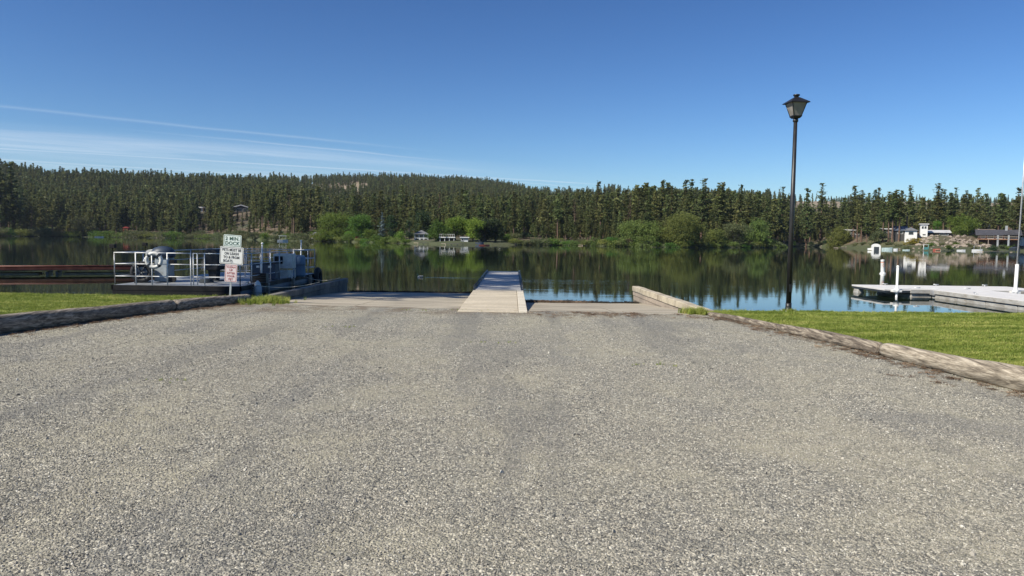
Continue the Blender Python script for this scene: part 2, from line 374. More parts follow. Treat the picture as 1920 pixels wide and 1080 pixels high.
def ground_far():
    mt, t, b = newmat('hillside_ground'); g = t.nodes.new('ShaderNodeNewGeometry'); pos = g.outputs['Position']
    n = noisen(t, pos, .035, 6, .6); n2 = noisen(t, pos, .4, 4, .6); n3 = noisen(t, pos, .012, 4, .5)
    c = ramp(t, n, [(.32, (.055, .065, .03)), (.5, (.115, .085, .055)), (.68, (.22, .16, .11))])
    c = mixc(t, 1, c, ramp(t, n2, [(.3, .6), (.7, 1.15)]), 'MULTIPLY')
    c = mixc(t, ramp(t, n3, [(.5, 0), (.66, .5)]), c, (.11, .13, .05))
    sp = t.nodes.new('ShaderNodeSeparateXYZ'); L(t, pos, sp.inputs[0])
    c = mixc(t, ramp(t, math_(t, 'DIVIDE', sp.outputs[2], 100), [(.38, 0), (.62, .75)]), c, (.33, .265, .18))
    lo = ramp(t, math_(t, 'ADD', math_(t, 'MULTIPLY', sp.outputs[2], .5), math_(t, 'MULTIPLY', n2, .5)), [(.45, .85), (.9, 0)])
    c = mixc(t, lo, c, (.05, .065, .025))
    L(t, c, b.inputs['Base Color']); b.inputs['Roughness'].default_value = .95
    bp = N(t, 'ShaderNodeBump', Strength=.8, Distance=.6); L(t, n2, bp.inputs['Height']); L(t, bp.outputs[0], b.inputs['Normal'])
    return mt
M['hill'] = ground_far()
us = list(range(-700, 2700, 14))
ts = [-8, -3, -.5, 0, 1, 2, 3.2, 6, 10, 15, 20, 26, 32, 40, 50, 60, 75, 95, 120, 150, 190, 230, 270, 320, 380, 440, 500, 560, 620, 690, 760, 830, 900, 980, 1060, 1150, 1250, 1400, 1700, 2200]
vv = []
for tt in ts:
    for u in us:
        y = float(shoreD(u))+tt; x, _ = xy(u, y); vv.append((x, y, land(u, y)))
nx, ny = len(us), len(ts); j, i = np.meshgrid(np.arange(ny-1), np.arange(nx-1), indexing='ij'); a = (j*nx+i).ravel()
o = bpy.data.objects.new('hills', npmesh('hills', vv, np.stack([a, a+1, a+nx+1, a+nx], 1), M['hill'], True)); COL.objects.link(o); tag(o, kind='structure')

# ------------------------------------------------------------------ near ground
def patches(t, pos):
    big = noisen(t, pos, .55, 5, .6, .6); mid = noisen(t, pos, 2.6, 5, .65); tk = noisen(t, mapping(t, pos, (1.1, .1, 1), loc=(2, 0, 0)), 1, 4, .55, .3); sm = noisen(t, pos, 1.15, 4, .6, .8)
    f = math_(t, 'MULTIPLY', ramp(t, big, [(.46, 0), (.62, 1)]), ramp(t, mid, [(.36, .15), (.66, .75)]))
    f = math_(t, 'MAXIMUM', f, math_(t, 'MULTIPLY', ramp(t, sm, [(.6, 0), (.7, .75)]), ramp(t, mid, [(.3, .3), (.6, 1)])))
    f = math_(t, 'MAXIMUM', f, math_(t, 'MULTIPLY', ramp(t, tk, [(.52, 0), (.64, .5)]), ramp(t, mid, [(.3, .4), (.7, 1)])))
    dk = math_(t, 'MAXIMUM', ramp(t, tk, [(.36, .5), (.47, 0)]), ramp(t, big, [(.32, .45), (.42, 0)]))
    return f, dk
def gravel_mat():
    mt, t, b = newmat('crushed_gravel'); g = t.nodes.new('ShaderNodeNewGeometry'); pos = mapping(t, g.outputs['Position'], (1, 1, .2))
    vo = N(t, 'ShaderNodeTexVoronoi', Scale=62, Randomness=1); L(t, pos, vo.inputs['Vector'])
    vo2 = N(t, 'ShaderNodeTexVoronoi', Scale=31, Randomness=1); L(t, pos, vo2.inputs['Vector'])
    sep = t.nodes.new('ShaderNodeSeparateColor'); L(t, vo.outputs['Color'], sep.inputs[0])
    sep2 = t.nodes.new('ShaderNodeSeparateColor'); L(t, vo2.outputs['Color'], sep2.inputs[0])
    pal = [(0, (.1, .097, .092)), (.2, (.175, .17, .162)), (.45, (.265, .252, .228)), (.7, (.35, .325, .285)), (.88, (.46, .42, .365)), (1, (.66, .62, .56))]
    c = ramp(t, sep.outputs[0], pal); c2 = ramp(t, sep2.outputs[1], pal)
    c = mixc(t, ramp(t, sep2.outputs[0], [(.7, 0), (.72, .8)]), c, c2)
    gap = ramp(t, vo.outputs['Distance'], [(.5, 1.08), (.95, .6)])
    c = mixc(t, 1, c, gap, 'MULTIPLY')
    big = noisen(t, pos, .45, 6, .6, .5); mid = noisen(t, pos, 2.2, 5, .65); tr_ = noisen(t, mapping(t, pos, (1.3, .12, 1)), 1, 4, .6, .4)
    dust, dk_ = patches(t, pos)
    c = mixc(t, dust, c, (.38, .35, .275)); c = mixc(t, dk_, c, (.17, .165, .16))
    blu = ramp(t, noisen(t, mapping(t, pos, (.8, .3, 1), loc=(5, 2, 0)), 1, 4, .6), [(.5, 0), (.7, .3)])
    c = mixc(t, blu, c, (.19, .19, .195))
    # brown washed-in dirt near the top of the ramp
    sp = t.nodes.new('ShaderNodeSeparateXYZ'); L(t, g.outputs['Position'], sp.inputs[0])
    near = math_(t, 'MULTIPLY', ramp(t, math_(t, 'DIVIDE', sp.outputs[1], 20), [(.74, 0), (.79, 1)]), ramp(t, math_(t, 'ADD', mid, math_(t, 'MULTIPLY', big, .4)), [(.62, 0), (.78, .75)]))
    c = mixc(t, near, c, (.16, .12, .085))
    c = mixc(t, 1, c, (.97, .98, .9), 'MULTIPLY')
    L(t, c, b.inputs['Base Color']); b.inputs['Roughness'].default_value = .85; b.inputs['Specular IOR Level'].default_value = .3
    hgt = math_(t, 'SUBTRACT', 1, vo.outputs['Distance'])
    bp = N(t, 'ShaderNodeBump', Strength=.9, Distance=.012); L(t, hgt, bp.inputs['Height']); L(t, bp.outputs[0], b.inputs['Normal'])
    return mt
M['gravel'] = gravel_mat()
def gz(x, y): return .012*mnoise.noise(Vector((x*.8, y*.35, 1)))+.006*mnoise.noise(Vector((x*2.5, y*2.5, 5)))+.004
def gedge(x): return 16.65-.13*(x+1.17)+.12*mnoise.noise(Vector((x*1.3, 2, 0)))+.05*mnoise.noise(Vector((x*5, 2, 0)))
gx = list(np.linspace(-9.5, 8.5, 120)); gy = list(np.linspace(-6, 1, 90))
gv_ = []
for k in range(110):
    for x in gx:
        q = (k/109)**.8; y = -6+(gedge(x)+6)*q; gv_.append((x, y, gz(x, y)))
nx = len(gx); j, i = np.meshgrid(np.arange(109), np.arange(nx-1), indexing='ij'); a = (j*nx+i).ravel()
o = bpy.data.objects.new('gravel_lot', npmesh('gravel_lot', gv_, np.stack([a, a+1, a+nx+1, a+nx], 1), M['gravel'], True)); COL.objects.link(o); tag(o, kind='structure')

def turf_mat():
    mt, t, b = newmat('turf'); g = t.nodes.new('ShaderNodeNewGeometry'); pos = g.outputs['Position']
    n = noisen(t, pos, 1.1, 5, .6); n2 = noisen(t, pos, 35, 3, .6)
    c = ramp(t, n, [(.3, (.09, .12, .02)), (.55, (.16, .19, .035)), (.75, (.24, .22, .06))])
    c = mixc(t, 1, c, ramp(t, n2, [(.25, .5), (.7, 1.1)]), 'MULTIPLY')
    L(t, c, b.inputs['Base Color']); b.inputs['Roughness'].default_value = .9
    bp = N(t, 'ShaderNodeBump', Strength=.8, Distance=.03); L(t, n2, bp.inputs['Height']); L(t, bp.outputs[0], b.inputs['Normal'])
    return mt
M['turf'] = turf_mat()
# log lines in plan: (pixel u, pixel v of the near lower edge, radius)
RL = [(1327, 592, .055), (1362, 598, .06), (1400, 606.5, .066), (1459, 621, .08), (1535, 638.6, .1), (1600, 655, .106), (1650, 668, .11), (1752, 695.5, .122), (1830, 715, .135), (1920, 737.5, .15), (2060, 772, .155)]
LL = [(-420, 688, .17), (-200, 660, .17), (0, 628, .165), (120, 611, .15), (240, 595, .135), (335, 583, .13), (400, 575, .12), (472, 567, .11)]
def line3(tab_, side):
    pts = []
    for u, v, r in tab_:
        p = P(u, v, 0); pts.append((p.x+side*r*.8, p.y+r*.5, r))
    return pts
RP, LP = line3(RL, 1), line3(LL, -1)
RP.append((6.1, 4.5, .155)); RP.append((6.6, 1.0, .155))
LP = [(-10.9, 1.0, .17), (-10.0, 5, .17)]+LP[1:]
def lx(pts, y):
    ps = sorted((p[1], p[0]) for p in pts); return float(np.interp(y, [q[0] for q in ps], [q[1] for q in ps]))
def lawn(name, side, pts, ybf, xout):
    ny_, nx_ = 90, 60; V = []
    for jj in range(ny_):
        for ii in range(nx_):
            w = (ii/(nx_-1))**1.8
            yq = jj/(ny_-1); y0 = -4
            xi = lx(pts, min(17.4, y0+(17.5-y0)*yq)); x = xi+(xout-xi)*w
            yb = ybf(x); y = y0+(yb+1.1-y0)*yq
            z = .035+.015*mnoise.noise(Vector((x*.6, y*.6, 2)))+.03*min(1, abs(x-xi)/1.5)
            if y > yb: z -= ((y-yb)/1.1)**.7*.75
            V.append((x, y, z))
    j, i = np.meshgrid(np.arange(ny_-1), np.arange(nx_-1), indexing='ij'); a = (j*nx_+i).ravel()
    q = np.stack([a, a+1, a+nx_+1, a+nx_], 1)
    if side < 0: q = q[:, ::-1]
    o = bpy.data.objects.new(name, npmesh(name, V, q, M['turf'], True)); COL.objects.link(o); return tag(o, kind='structure')
def ybR(x): return 16.35+.12*mnoise.noise(Vector((x*.5, 0, 0)))+max(0, 5.0-x)*.3
def ybL(x):
    e = 18.15+.12*mnoise.noise(Vector((x*.5, 7, 0)))
    if x < -18.5: e += min(8, (-18.5-x)*1.6)
    return e
lawn('lawn', -1, LP, ybL, -42); lawn('lawn', 1, RP, ybR, 42)
o = grid('ground', list(np.linspace(-700, 700, 20)), [-700, -200, -60, -20, 0, 8, 14], lambda x, y: -.03, M['turf']); tag(o, kind='structure')

# ------------------------------------------------------------------ concrete boat ramp
def conc(name, base, dark, warm=.0, fine=26):
    mt, t, b = newmat(name); g = t.nodes.new('ShaderNodeNewGeometry'); pos = g.outputs['Position']
    n = noisen(t, mapping(t, pos, (.5, 1.3, 1)), 1.2, 6, .65, .4); n2 = noisen(t, pos, fine, 4, .7); n3 = noisen(t, mapping(t, pos, (.3, 3, 1)), 1, 5, .6)
    c = ramp(t, n, [(.3, dark), (.55, base), (.8, tuple(min(1, q*1.2) for q in base))])
    c = mixc(t, 1, c, ramp(t, n2, [(.3, .72), (.65, 1.08)]), 'MULTIPLY')
    c = mixc(t, 1, c, ramp(t, n3, [(.35, .82), (.6, 1.05)]), 'MULTIPLY')
    L(t, c, b.inputs['Base Color']); b.inputs['Roughness'].default_value = .85
    bp = N(t, 'ShaderNodeBump', Strength=.4, Distance=.01); L(t, n2, bp.inputs['Height']); L(t, bp.outputs[0], b.inputs['Normal'])
    return mt
M['conc'] = conc('ramp_concrete', (.43, .38, .29), (.27, .235, .18))
M['conc_pale'] = conc('approach_concrete', (.56, .49, .37), (.44, .38, .28))
M['conc_white'] = conc('curb_concrete', (.68, .62, .5), (.52, .46, .36))
M['conc_wall'] = conc('wall_concrete', (.5, .44, .33), (.25, .2, .14), fine=14)
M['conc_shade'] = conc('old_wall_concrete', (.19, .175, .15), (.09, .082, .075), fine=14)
def rz_l(y): return -.012-.04*max(0, y-16.9)
def rz_r(y): return -.012-.058*max(0, y-16.5)
rp = thing('boat_ramp', None, None); rp['kind'] = 'structure'
MB().add([(-6.6, 15.5, -.05), (4.2, 15.5, -.05), (4.2, 16.5, -.05), (4.2, 32, -1.4), (-6.6, 32, -1.2), (-6.6, 16.9, -.05)], [(0, 1, 2, 3, 4, 5)]).build('ramp_bed', M['conc'], rp)
def panel(x0, x1, y0, y1, zf, name='concrete_panel'):
    nn = 8; mb = MB(); g = .008
    x0, x1, y0, y1 = x0+g, x1-g, y0+g, y1-g
    top = [(x0+(x1-x0)*i/nn, y0+(y1-y0)*j/nn) for j in range(nn+1) for i in range(nn+1)]
    vs = [(x, y, zf(y)+.004*mnoise.noise(Vector((x*1.5, y*1.5, 4)))) for x, y in top]
    mb.add(vs, [(j*(nn+1)+i, j*(nn+1)+i+1, (j+1)*(nn+1)+i+1, (j+1)*(nn+1)+i) for j in range(nn) for i in range(nn)])
    c4 = [(x0, y0), (x1, y0), (x1, y1), (x0, y1)]
    mb.add([(x, y, zf(y)) for x, y in c4]+[(x, y, zf(y)-.15) for x, y in c4], [(i, (i+1) % 4, 4+(i+1) % 4, 4+i) for i in range(4)]+[(7, 6, 5, 4)])
    return mb.build(name, M['conc'], rp)
for (ya, yb_) in ((15.6, 19.6), (19.6, 23.4), (23.4, 26.9)):
    for (xa, xb) in ((-6.15, -3.7), (-3.7, -1.2)): panel(xa, xb, ya, yb_, rz_l)
for (ya, yb_) in ((15.4, 19.2), (19.2, 22.6), (22.6, 25.6)):
    for (xa, xb) in ((.37, 2.3), (2.3, 4.15)): panel(xa, xb, ya, yb_, rz_r)

# side walls of the ramp
def side_wall(name, label, xa, ya, xb, yb_, zt, zb, th, mat, side, planks):
    t = thing(name, label, 'wall')
    nseg = 3
    for k in range(nseg):
        q0, q1 = k/nseg, (k+1)/nseg; mb = MB()
        e = .006
        xs_, ys_ = xa+(xb-xa)*q0, ya+(yb_-ya)*q0+e; xe, ye = xa+(xb-xa)*q1, ya+(yb_-ya)*q1-e
        nn = 10; V = []; F = []
        for i in range(nn+1):
            w = i/nn; x = xs_+(xe-xs_)*w; y = ys_+(ye-ys_)*w; d = .012*mnoise.noise(Vector((y*1.1, side*4, 3)))
            zt_ = zt+d-.01*k
            V += [(x, y, zt_-.16), (x, y, zt_-.012), (x+side*.015, y, zt_), (x+side*(th-.02), y, zt_), (x+side*th, y, zt_-.02), (x+side*th, y, zt_-.16)]
        for i in range(nn):
            for jx in range(6): F.append((i*6+jx, i*6+(jx+1) % 6, (i+1)*6+(jx+1) % 6, (i+1)*6+jx))
        F += [tuple(range(6)), tuple(nn*6+q for q in range(6))]
        mb.add(V, F); mb.build('cap_beam', mat, t)
    z = zt-.175; ph = (z-zb)/planks
    for k in range(planks):
        off = side*(.03+.02*(k % 2))
        mb = MB(); z1 = z-k*ph-.012; z0 = z-(k+1)*ph+.006
        v = []
        for (x, y) in ((xa+off, ya), (xb+off, yb_), (xb+side*(th-.03), yb_), (xa+side*(th-.03), ya)): v += [(x, y, z0), (x, y, z1)]
        mb.add(v, [(0, 2, 3, 1), (2, 4, 5, 3), (4, 6, 7, 5), (6, 0, 1, 7), (1, 3, 5, 7), (0, 6, 4, 2)]); mb.build('wall_plank', M['timber'] if side > 0 else mat, t)
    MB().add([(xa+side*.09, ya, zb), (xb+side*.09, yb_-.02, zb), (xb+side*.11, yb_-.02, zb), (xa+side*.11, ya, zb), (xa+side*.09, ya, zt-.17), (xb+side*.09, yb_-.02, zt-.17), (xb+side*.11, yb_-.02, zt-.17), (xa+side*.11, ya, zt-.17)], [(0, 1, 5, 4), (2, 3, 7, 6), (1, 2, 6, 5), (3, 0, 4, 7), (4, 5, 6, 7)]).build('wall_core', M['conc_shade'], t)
    return t
side_wall('ramp_wall', 'weathered low side wall running into the water at the right edge of the boat ramp', 4.28, 16.4, 4.1, 25.2, .06, -.75, .24, M['conc_wall'], 1, 4)
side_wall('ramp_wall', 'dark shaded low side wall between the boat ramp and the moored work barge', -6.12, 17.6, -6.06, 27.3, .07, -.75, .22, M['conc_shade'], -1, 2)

# ------------------------------------------------------------------ logs
def log_mat(name, pale, mid, dark):
    mt, t, b = newmat(name); tcn = t.nodes.new('ShaderNodeTexCoord'); o_ = tcn.outputs['Object']
    gr = noisen(t, mapping(t, o_, (26, 1.2, 26)), 1, 5, .65, .6); fi = noisen(t, mapping(t, o_, (90, 5, 90)), 1, 3, .6)
    bl = noisen(t, mapping(t, o_, (2.2, .8, 2.2)), 1, 5, .6, .3)
    c = ramp(t, gr, [(.32, dark), (.48, mid), (.62, pale)])
    c = mixc(t, ramp(t, bl, [(.5, 0), (.66, .75)]), c, tuple(q*.6 for q in mid))
    c = mixc(t, 1, c, ramp(t, fi, [(.3, .65), (.6, 1.08)]), 'MULTIPLY')
    L(t, c, b.inputs['Base Color']); b.inputs['Roughness'].default_value = .9
    bp = N(t, 'ShaderNodeBump', Strength=.7, Distance=.012); L(t, math_(t, 'ADD', gr, math_(t, 'MULTIPLY', fi, .5)), bp.inputs['Height']); L(t, bp.outputs[0], b.inputs['Normal'])
    return mt
M['log_brown'] = log_mat('flaking_brown_log', (.36, .31, .24), (.16, .13, .1), (.035, .028, .022))
M['log_pale'] = log_mat('weathered_log', (.48, .42, .33), (.29, .245, .185), (.075, .06, .045))
M['log_dark'] = log_mat('old_dark_log', (.42, .36, .29), (.2, .17, .135), (.04, .033, .026))
def make_log(label, pts, mat, seed, sink=.25):
    nr = 26; P3 = [Vector((x, y, r*(1-sink))) for x, y, r in pts]; rad = [p[2] for p in pts]
    ds = [0]
    for a_, b_ in zip(P3, P3[1:]): ds.append(ds[-1]+(b_-a_).length)
    nl = max(20, int(ds[-1]/.07)); V = []; F = []
    for i in range(nl+1):
        s = ds[-1]*i/nl
        c = Vector([float(np.interp(s, ds, [p[k] for p in P3])) for k in range(3)]); r = float(np.interp(s, ds, rad))
        e = .01; c2 = Vector([float(np.interp(min(ds[-1], s+e), ds, [p[k] for p in P3])) for k in range(3)]); c1 = Vector([float(np.interp(max(0, s-e), ds, [p[k] for p in P3])) for k in range(3)])
        tn = (c2-c1).normalized(); sx_ = tn.cross(Vector((0, 0, 1))).normalized(); up_ = sx_.cross(tn)
        endr = 1-.12*max(0, 1-min(s, ds[-1]-s)/.03)
        for k in range(nr):
            a_ = 2*math.pi*k/nr
            w = 1+.07*mnoise.noise(Vector((math.cos(a_)*1.3, math.sin(a_)*1.3, s*.9+seed*7)))+.035*mnoise.noise(Vector((math.cos(a_)*6, math.sin(a_)*6, s*2.2+seed)))
            crack = mnoise.noise(Vector((a_*2.2+seed, s*.35, seed)));  w -= .09*max(0, 1-abs(crack)*14)
            V.append(c+sx_*(r*w*endr*math.cos(a_))+up_*(r*w*endr*math.sin(a_)))
    for i in range(nl):
        for k in range(nr): F.append((i*nr+k, i*nr+(k+1) % nr, (i+1)*nr+(k+1) % nr, (i+1)*nr+k))
    F += [tuple(range(nr)), tuple(nl*nr+k for k in range(nr))]
    mb = MB(); mb.add(V, F, True); o = mb.build('parking_log', mat); tag(o, label, 'log'); return o
def sub(pts, y0, y1):
    ps = sorted(pts, key=lambda p: p[1]); out = []
    for y in np.linspace(y0, y1, 14):
        out.append((float(np.interp(y, [p[1] for p in ps], [p[0] for p in ps])), float(y), float(np.interp(y, [p[1] for p in ps], [p[2] for p in ps]))))
    return out
RPm = {u: RP[i] for i, (u, v, r) in enumerate(RL)}
yj1, yj2, ye = RPm[1459][1], RPm[1650][1], RPm[1327][1]
make_log('thin brown log nearest the ramp wall in the row beside the right lawn', sub(RP, yj1+.03, ye), M['log_brown'], 1, .45)
q = sub(RP, yj2+.02, yj1-.02); q = [(x-.03, y, r) for x, y, r in q]
make_log('middle weathered log with flaking bark in the row beside the right lawn', q, M['log_brown'], 2, .3)
make_log('thick pale grey log at the edge of the right lawn, running out of the picture', sub(RP, 1.2, yj2-.02), M['log_pale'], 3, .2)
yl = sorted(LP, key=lambda p: p[1]); jl = [LP[i] for i in range(len(LP))]
yJ = P(335, 583, 0).y
make_log('long dark log along the left lawn, thicker and nearer than the other', sub(LP, 1.2, yJ-.03), M['log_dark'], 4, .15)
make_log('short dark log ending below the dock signs on the left', sub(LP, yJ+.02, max(p[1] for p in LP)), M['log_dark'], 5, .2)

# ------------------------------------------------------------------ scattering
def scatter(name, pts, scl, protos, tilt=.0, full=False, seed=1, normal_sink=0):
    coll = bpy.data.collections.new(name+'_source')
    for p in protos: coll.objects.link(p)
    me = bpy.data.meshes.new(name); me.vertices.add(len(pts)); me.vertices.foreach_set('co', np.asarray(pts, dtype=np.float32).ravel())
    at = me.attributes.new('sc', 'FLOAT', 'POINT'); at.data.foreach_set('value', np.asarray(scl, dtype=np.float32))
    o = bpy.data.objects.new(name, me); COL.objects.link(o)
    ng = bpy.data.node_groups.new(name, 'GeometryNodeTree')
    ng.interface.new_socket('Geometry', in_out='INPUT', socket_type='NodeSocketGeometry'); ng.interface.new_socket('Geometry', in_out='OUTPUT', socket_type='NodeSocketGeometry')
    gi = ng.nodes.new('NodeGroupInput'); go = ng.nodes.new('NodeGroupOutput'); ip = ng.nodes.new('GeometryNodeInstanceOnPoints')
    ci = ng.nodes.new('GeometryNodeCollectionInfo'); ci.inputs['Collection'].default_value = coll; ci.inputs['Separate Children'].default_value = True; ci.inputs['Reset Children'].default_value = True
    rv = ng.nodes.new('FunctionNodeRandomValue'); rv.data_type = 'FLOAT_VECTOR'
    k = math.pi if full else tilt
    rv.inputs['Min'].default_value = (-k, -k, -math.pi); rv.inputs['Max'].default_value = (k, k, math.pi); rv.inputs['Seed'].default_value = seed
    na = ng.nodes.new('GeometryNodeInputNamedAttribute'); na.data_type = 'FLOAT'; na.inputs['Name'].default_value = 'sc'
    ip.inputs['Pick Instance'].default_value = True
    l = ng.links.new
    l(gi.outputs[0], ip.inputs['Points']); l(ci.outputs[0], ip.inputs['Instance']); l(rv.outputs['Value'], ip.inputs['Rotation']); l(na.outputs[0], ip.inputs['Scale']); l(ip.outputs[0], go.inputs[0])
    md = o.modifiers.new('scatter', 'NODES'); md.node_group = ng
    tag(o, kind='stuff'); return o
def proto(name, me): return bpy.data.objects.new(name, me)

def stone_mat():
    mt, t, b = newmat('stone_chips'); oi = t.nodes.new('ShaderNodeObjectInfo'); g = t.nodes.new('ShaderNodeTexCoord')
    c = ramp(t, oi.outputs['Random'], [(0, (.085, .083, .08)), (.2, (.16, .155, .15)), (.45, (.25, .238, .215)), (.7, (.34, .31, .268)), (.85, (.43, .39, .34)), (.95, (.56, .53, .48)), (1, (.7, .67, .62))])
    L(t, mixc(t, 1, c, ramp(t, noisen(t, g.outputs['Object'], 3, 4), [(.3, .8), (.7, 1.1)]), 'MULTIPLY'), b.inputs['Base Color'])
    b.inputs['Roughness'].default_value = .8; b.inputs['Specular IOR Level'].default_value = .35
    return mt
M['stone'] = stone_mat(); _t = M['stone'].node_tree; _b = _t.nodes['Principled BSDF']; _s = _b.inputs['Base Color'].links[0].from_socket; _g = _t.nodes.new('ShaderNodeNewGeometry'); _f, _d = patches(_t, mapping(_t, _g.outputs['Position'], (1, 1, .2))); _c = mixc(_t, 1, _s, (1.0, 1.01, .965), 'MULTIPLY'); _c = mixc(_t, math_(_t, 'MULTIPLY', _f, .8), _c, (.4, .37, .31)); _c = mixc(_t, _d, _c, (.19, .185, .18)); L(_t, _c, _b.inputs['Base Color'])
def stone(seed):
    import bmesh
    rr = random.Random(seed); bm = bmesh.new(); bmesh.ops.create_icosphere(bm, subdivisions=1, radius=.5)
    s = (rr.uniform(.9, 1.4), rr.uniform(.7, 1.05), rr.uniform(.45, .8))
    for v in bm.verts:
        k = rr.uniform(.75, 1.2); v.co = Vector((v.co.x*s[0]*k, v.co.y*s[1]*k, v.co.z*s[2]*k))
    me = bpy.data.meshes.new('stone'); bm.to_mesh(me); bm.free(); me.materials.append(M['stone']); return proto('stone', me)
stones = [stone(k) for k in range(7)]
pts, scl = [], []
for (y0, y1, dens, smin, smax) in ((2.6, 4.6, 5200, .006, .0145), (4.6, 6.5, 3600, .0065, .016), (6.5, 9.5, 1700, .008, .018), (9.5, 13, 650, .009, .02), (13, 16.2, 250, .01, .022)):
    w = .75*y1+.6; n_ = int(dens*(y1-y0)*2*w)
    x = rng.uniform(-w, w, n_); y = rng.uniform(y0, y1, n_); keep = np.abs(x) < .75*y+.5
    x, y = x[keep], y[keep]
    xr = np.interp(y, [p[1] for p in sorted(RP, key=lambda p: p[1])], [p[0] for p in sorted(RP, key=lambda p: p[1])]); xl = np.interp(y, [p[1] for p in sorted(LP, key=lambda p: p[1])], [p[0] for p in sorted(LP, key=lambda p: p[1])])
    k = (x < xr-.1) & (x > xl+.1) & (y < 16.5-.13*(x+1.17)); x, y = x[k], y[k]
    s = smin+(smax-smin)*rng.random(len(x))**2.2
    for xx, yy, ss in zip(x, y, s): pts.append((xx, yy, gz(xx, yy)+ss*.08)); scl.append(ss)
# a few larger stones
for _ in range(500):
    y = rng.uniform(3, 15.5); x = rng.uniform(-.7*y, .7*y)
    if lx(LP, y)+.2 < x < lx(RP, y)-.15: pts.append((x, y, gz(x, y)+.004)); scl.append(rng.uniform(.02, .034))
scatter('gravel_stones', pts, scl, stones, full=True, seed=3)

# grass blades
def blade_mesh(seed, n=10, h=.06, spread=.03, wd=.0035):
    rr = random.Random(seed); V, F = [], []
    for _ in range(n):
        a_ = rr.uniform(0, 6.28); x, y = rr.uniform(-spread, spread), rr.uniform(-spread, spread); hh = h*rr.uniform(.55, 1.15); ln = rr.uniform(.1, .55)*hh
        dx, dy = math.cos(a_), math.sin(a_); b0 = len(V); px, py = -dy*wd*rr.uniform(.7, 1.3), dx*wd
        V += [(x-px, y-py, -.01), (x+px, y+py, -.01), (x+dx*ln*.35+px*.8, y+dy*ln*.35+py*.8, hh*.6), (x+dx*ln*.35-px*.8, y+dy*ln*.35-py*.8, hh*.6), (x+dx*ln, y+dy*ln, hh)]
        F += [(b0, b0+1, b0+2), (b0, b0+2, b0+3), (b0+3, b0+2, b0+4)]
    return V, F
def grass_mat(name, c1, c2, c3):
    mt, t, b = newmat(name); oi = t.nodes.new('ShaderNodeObjectInfo'); g = t.nodes.new('ShaderNodeNewGeometry')
    n = noisen(t, mapping(t, oi.outputs['Location'], (.55, 3.2, 1), rot=(0, 0, .35)), 1, 4, .6, .6); n = ramp(t, n, [(.36, 0), (.64, 1)]); k = math_(t, 'ADD', math_(t, 'MULTIPLY', oi.outputs['Random'], .4), math_(t, 'ADD', math_(t, 'MULTIPLY', n, .38), .17))
    c = ramp(t, k, [(.35, c1), (.62, c2), (.92, c3)])
    L(t, c, b.inputs['Base Color']); b.inputs['Roughness'].default_value = .55; b.inputs['Specular IOR Level'].default_value = .3
    tr_ = t.nodes.new('ShaderNodeBsdfTranslucent'); L(t, c, tr_.inputs[0]); mx = t.nodes.new('ShaderNodeMixShader'); mx.inputs[0].default_value = .35
    L(t, b.outputs[0], mx.inputs[1]); L(t, tr_.outputs[0], mx.inputs[2]); L(t, mx.outputs[0], t.nodes['Material Output'].inputs[0]); return mt
M['grass'] = grass_mat('grass_blades', (.15, .21, .03), (.29, .35, .065), (.54, .52, .17))
M['dry'] = grass_mat('dry_needle_litter', (.15, .1, .065), (.25, .17, .11), (.4, .31, .22))
gp = [proto('grass_clump', npmesh('grass_clump', *blade_mesh(k, 14, .055, .04), M['grass'])) for k in range(5)]
tp = [proto('grass_clump', npmesh('tall_clump', *blade_mesh(20+k, 16, .15, .05, .005), M['grass'])) for k in range(4)]
def litter(seed):
    rr = random.Random(seed); V, F = [], []
    for _ in range(14):
        a_ = rr.uniform(0, 6.28); x, y = rr.uniform(-.05, .05), rr.uniform(-.05, .05); l_ = rr.uniform(.03, .08); z = rr.uniform(.001, .014); dx, dy = math.cos(a_)*l_, math.sin(a_)*l_; b0 = len(V)
        V += [(x, y, z), (x+dx, y+dy, z+rr.uniform(-.003, .01)), (x+dx-dy*.09, y+dy+dx*.09, z), (x-dy*.09, y+dx*.09, z+.003)]; F += [(b0, b0+1, b0+2), (b0, b0+2, b0+3)]
    return proto('needle_litter', npmesh('needle_litter', V, F, M['dry']))
lit = [litter(k) for k in range(4)]
def lawn_pts(side, n_, ymin):
    out, sc_ = [], []
    lp = RP if side > 0 else LP; yb = ybR if side > 0 else ybL
    while len(out) < n_:
        y = ymin+(20-ymin)*random.random(); w = .78*y+.5
        x = side*random.uniform(3.5, w) 
        xi = lx(lp, min(y, 17.4))
        if (x-xi)*side < .05 or y > yb(x)+.25: continue
        z = .035+.015*mnoise.noise(Vector((x*.6, y*.6, 2)))+.03*min(1, abs(x-xi)/1.5)
        if y > yb(x): z -= ((y-yb(x))/1.1)**.7*.75
        out.append((x, y, z-.005)); sc_.append(random.uniform(.6, 1.15)*(.75+.5*mnoise.noise(Vector((x*1.7, y*1.7, 0)))+.1))
    return out, sc_
p1_, s1_ = lawn_pts(1, 52000, 7.2); scatter('lawn_grass', p1_, s1_, gp, .25, seed=4)
p1_, s1_ = lawn_pts(-1, 42000, 10.2); scatter('lawn_grass', p1_, s1_, gp, .25, seed=5)
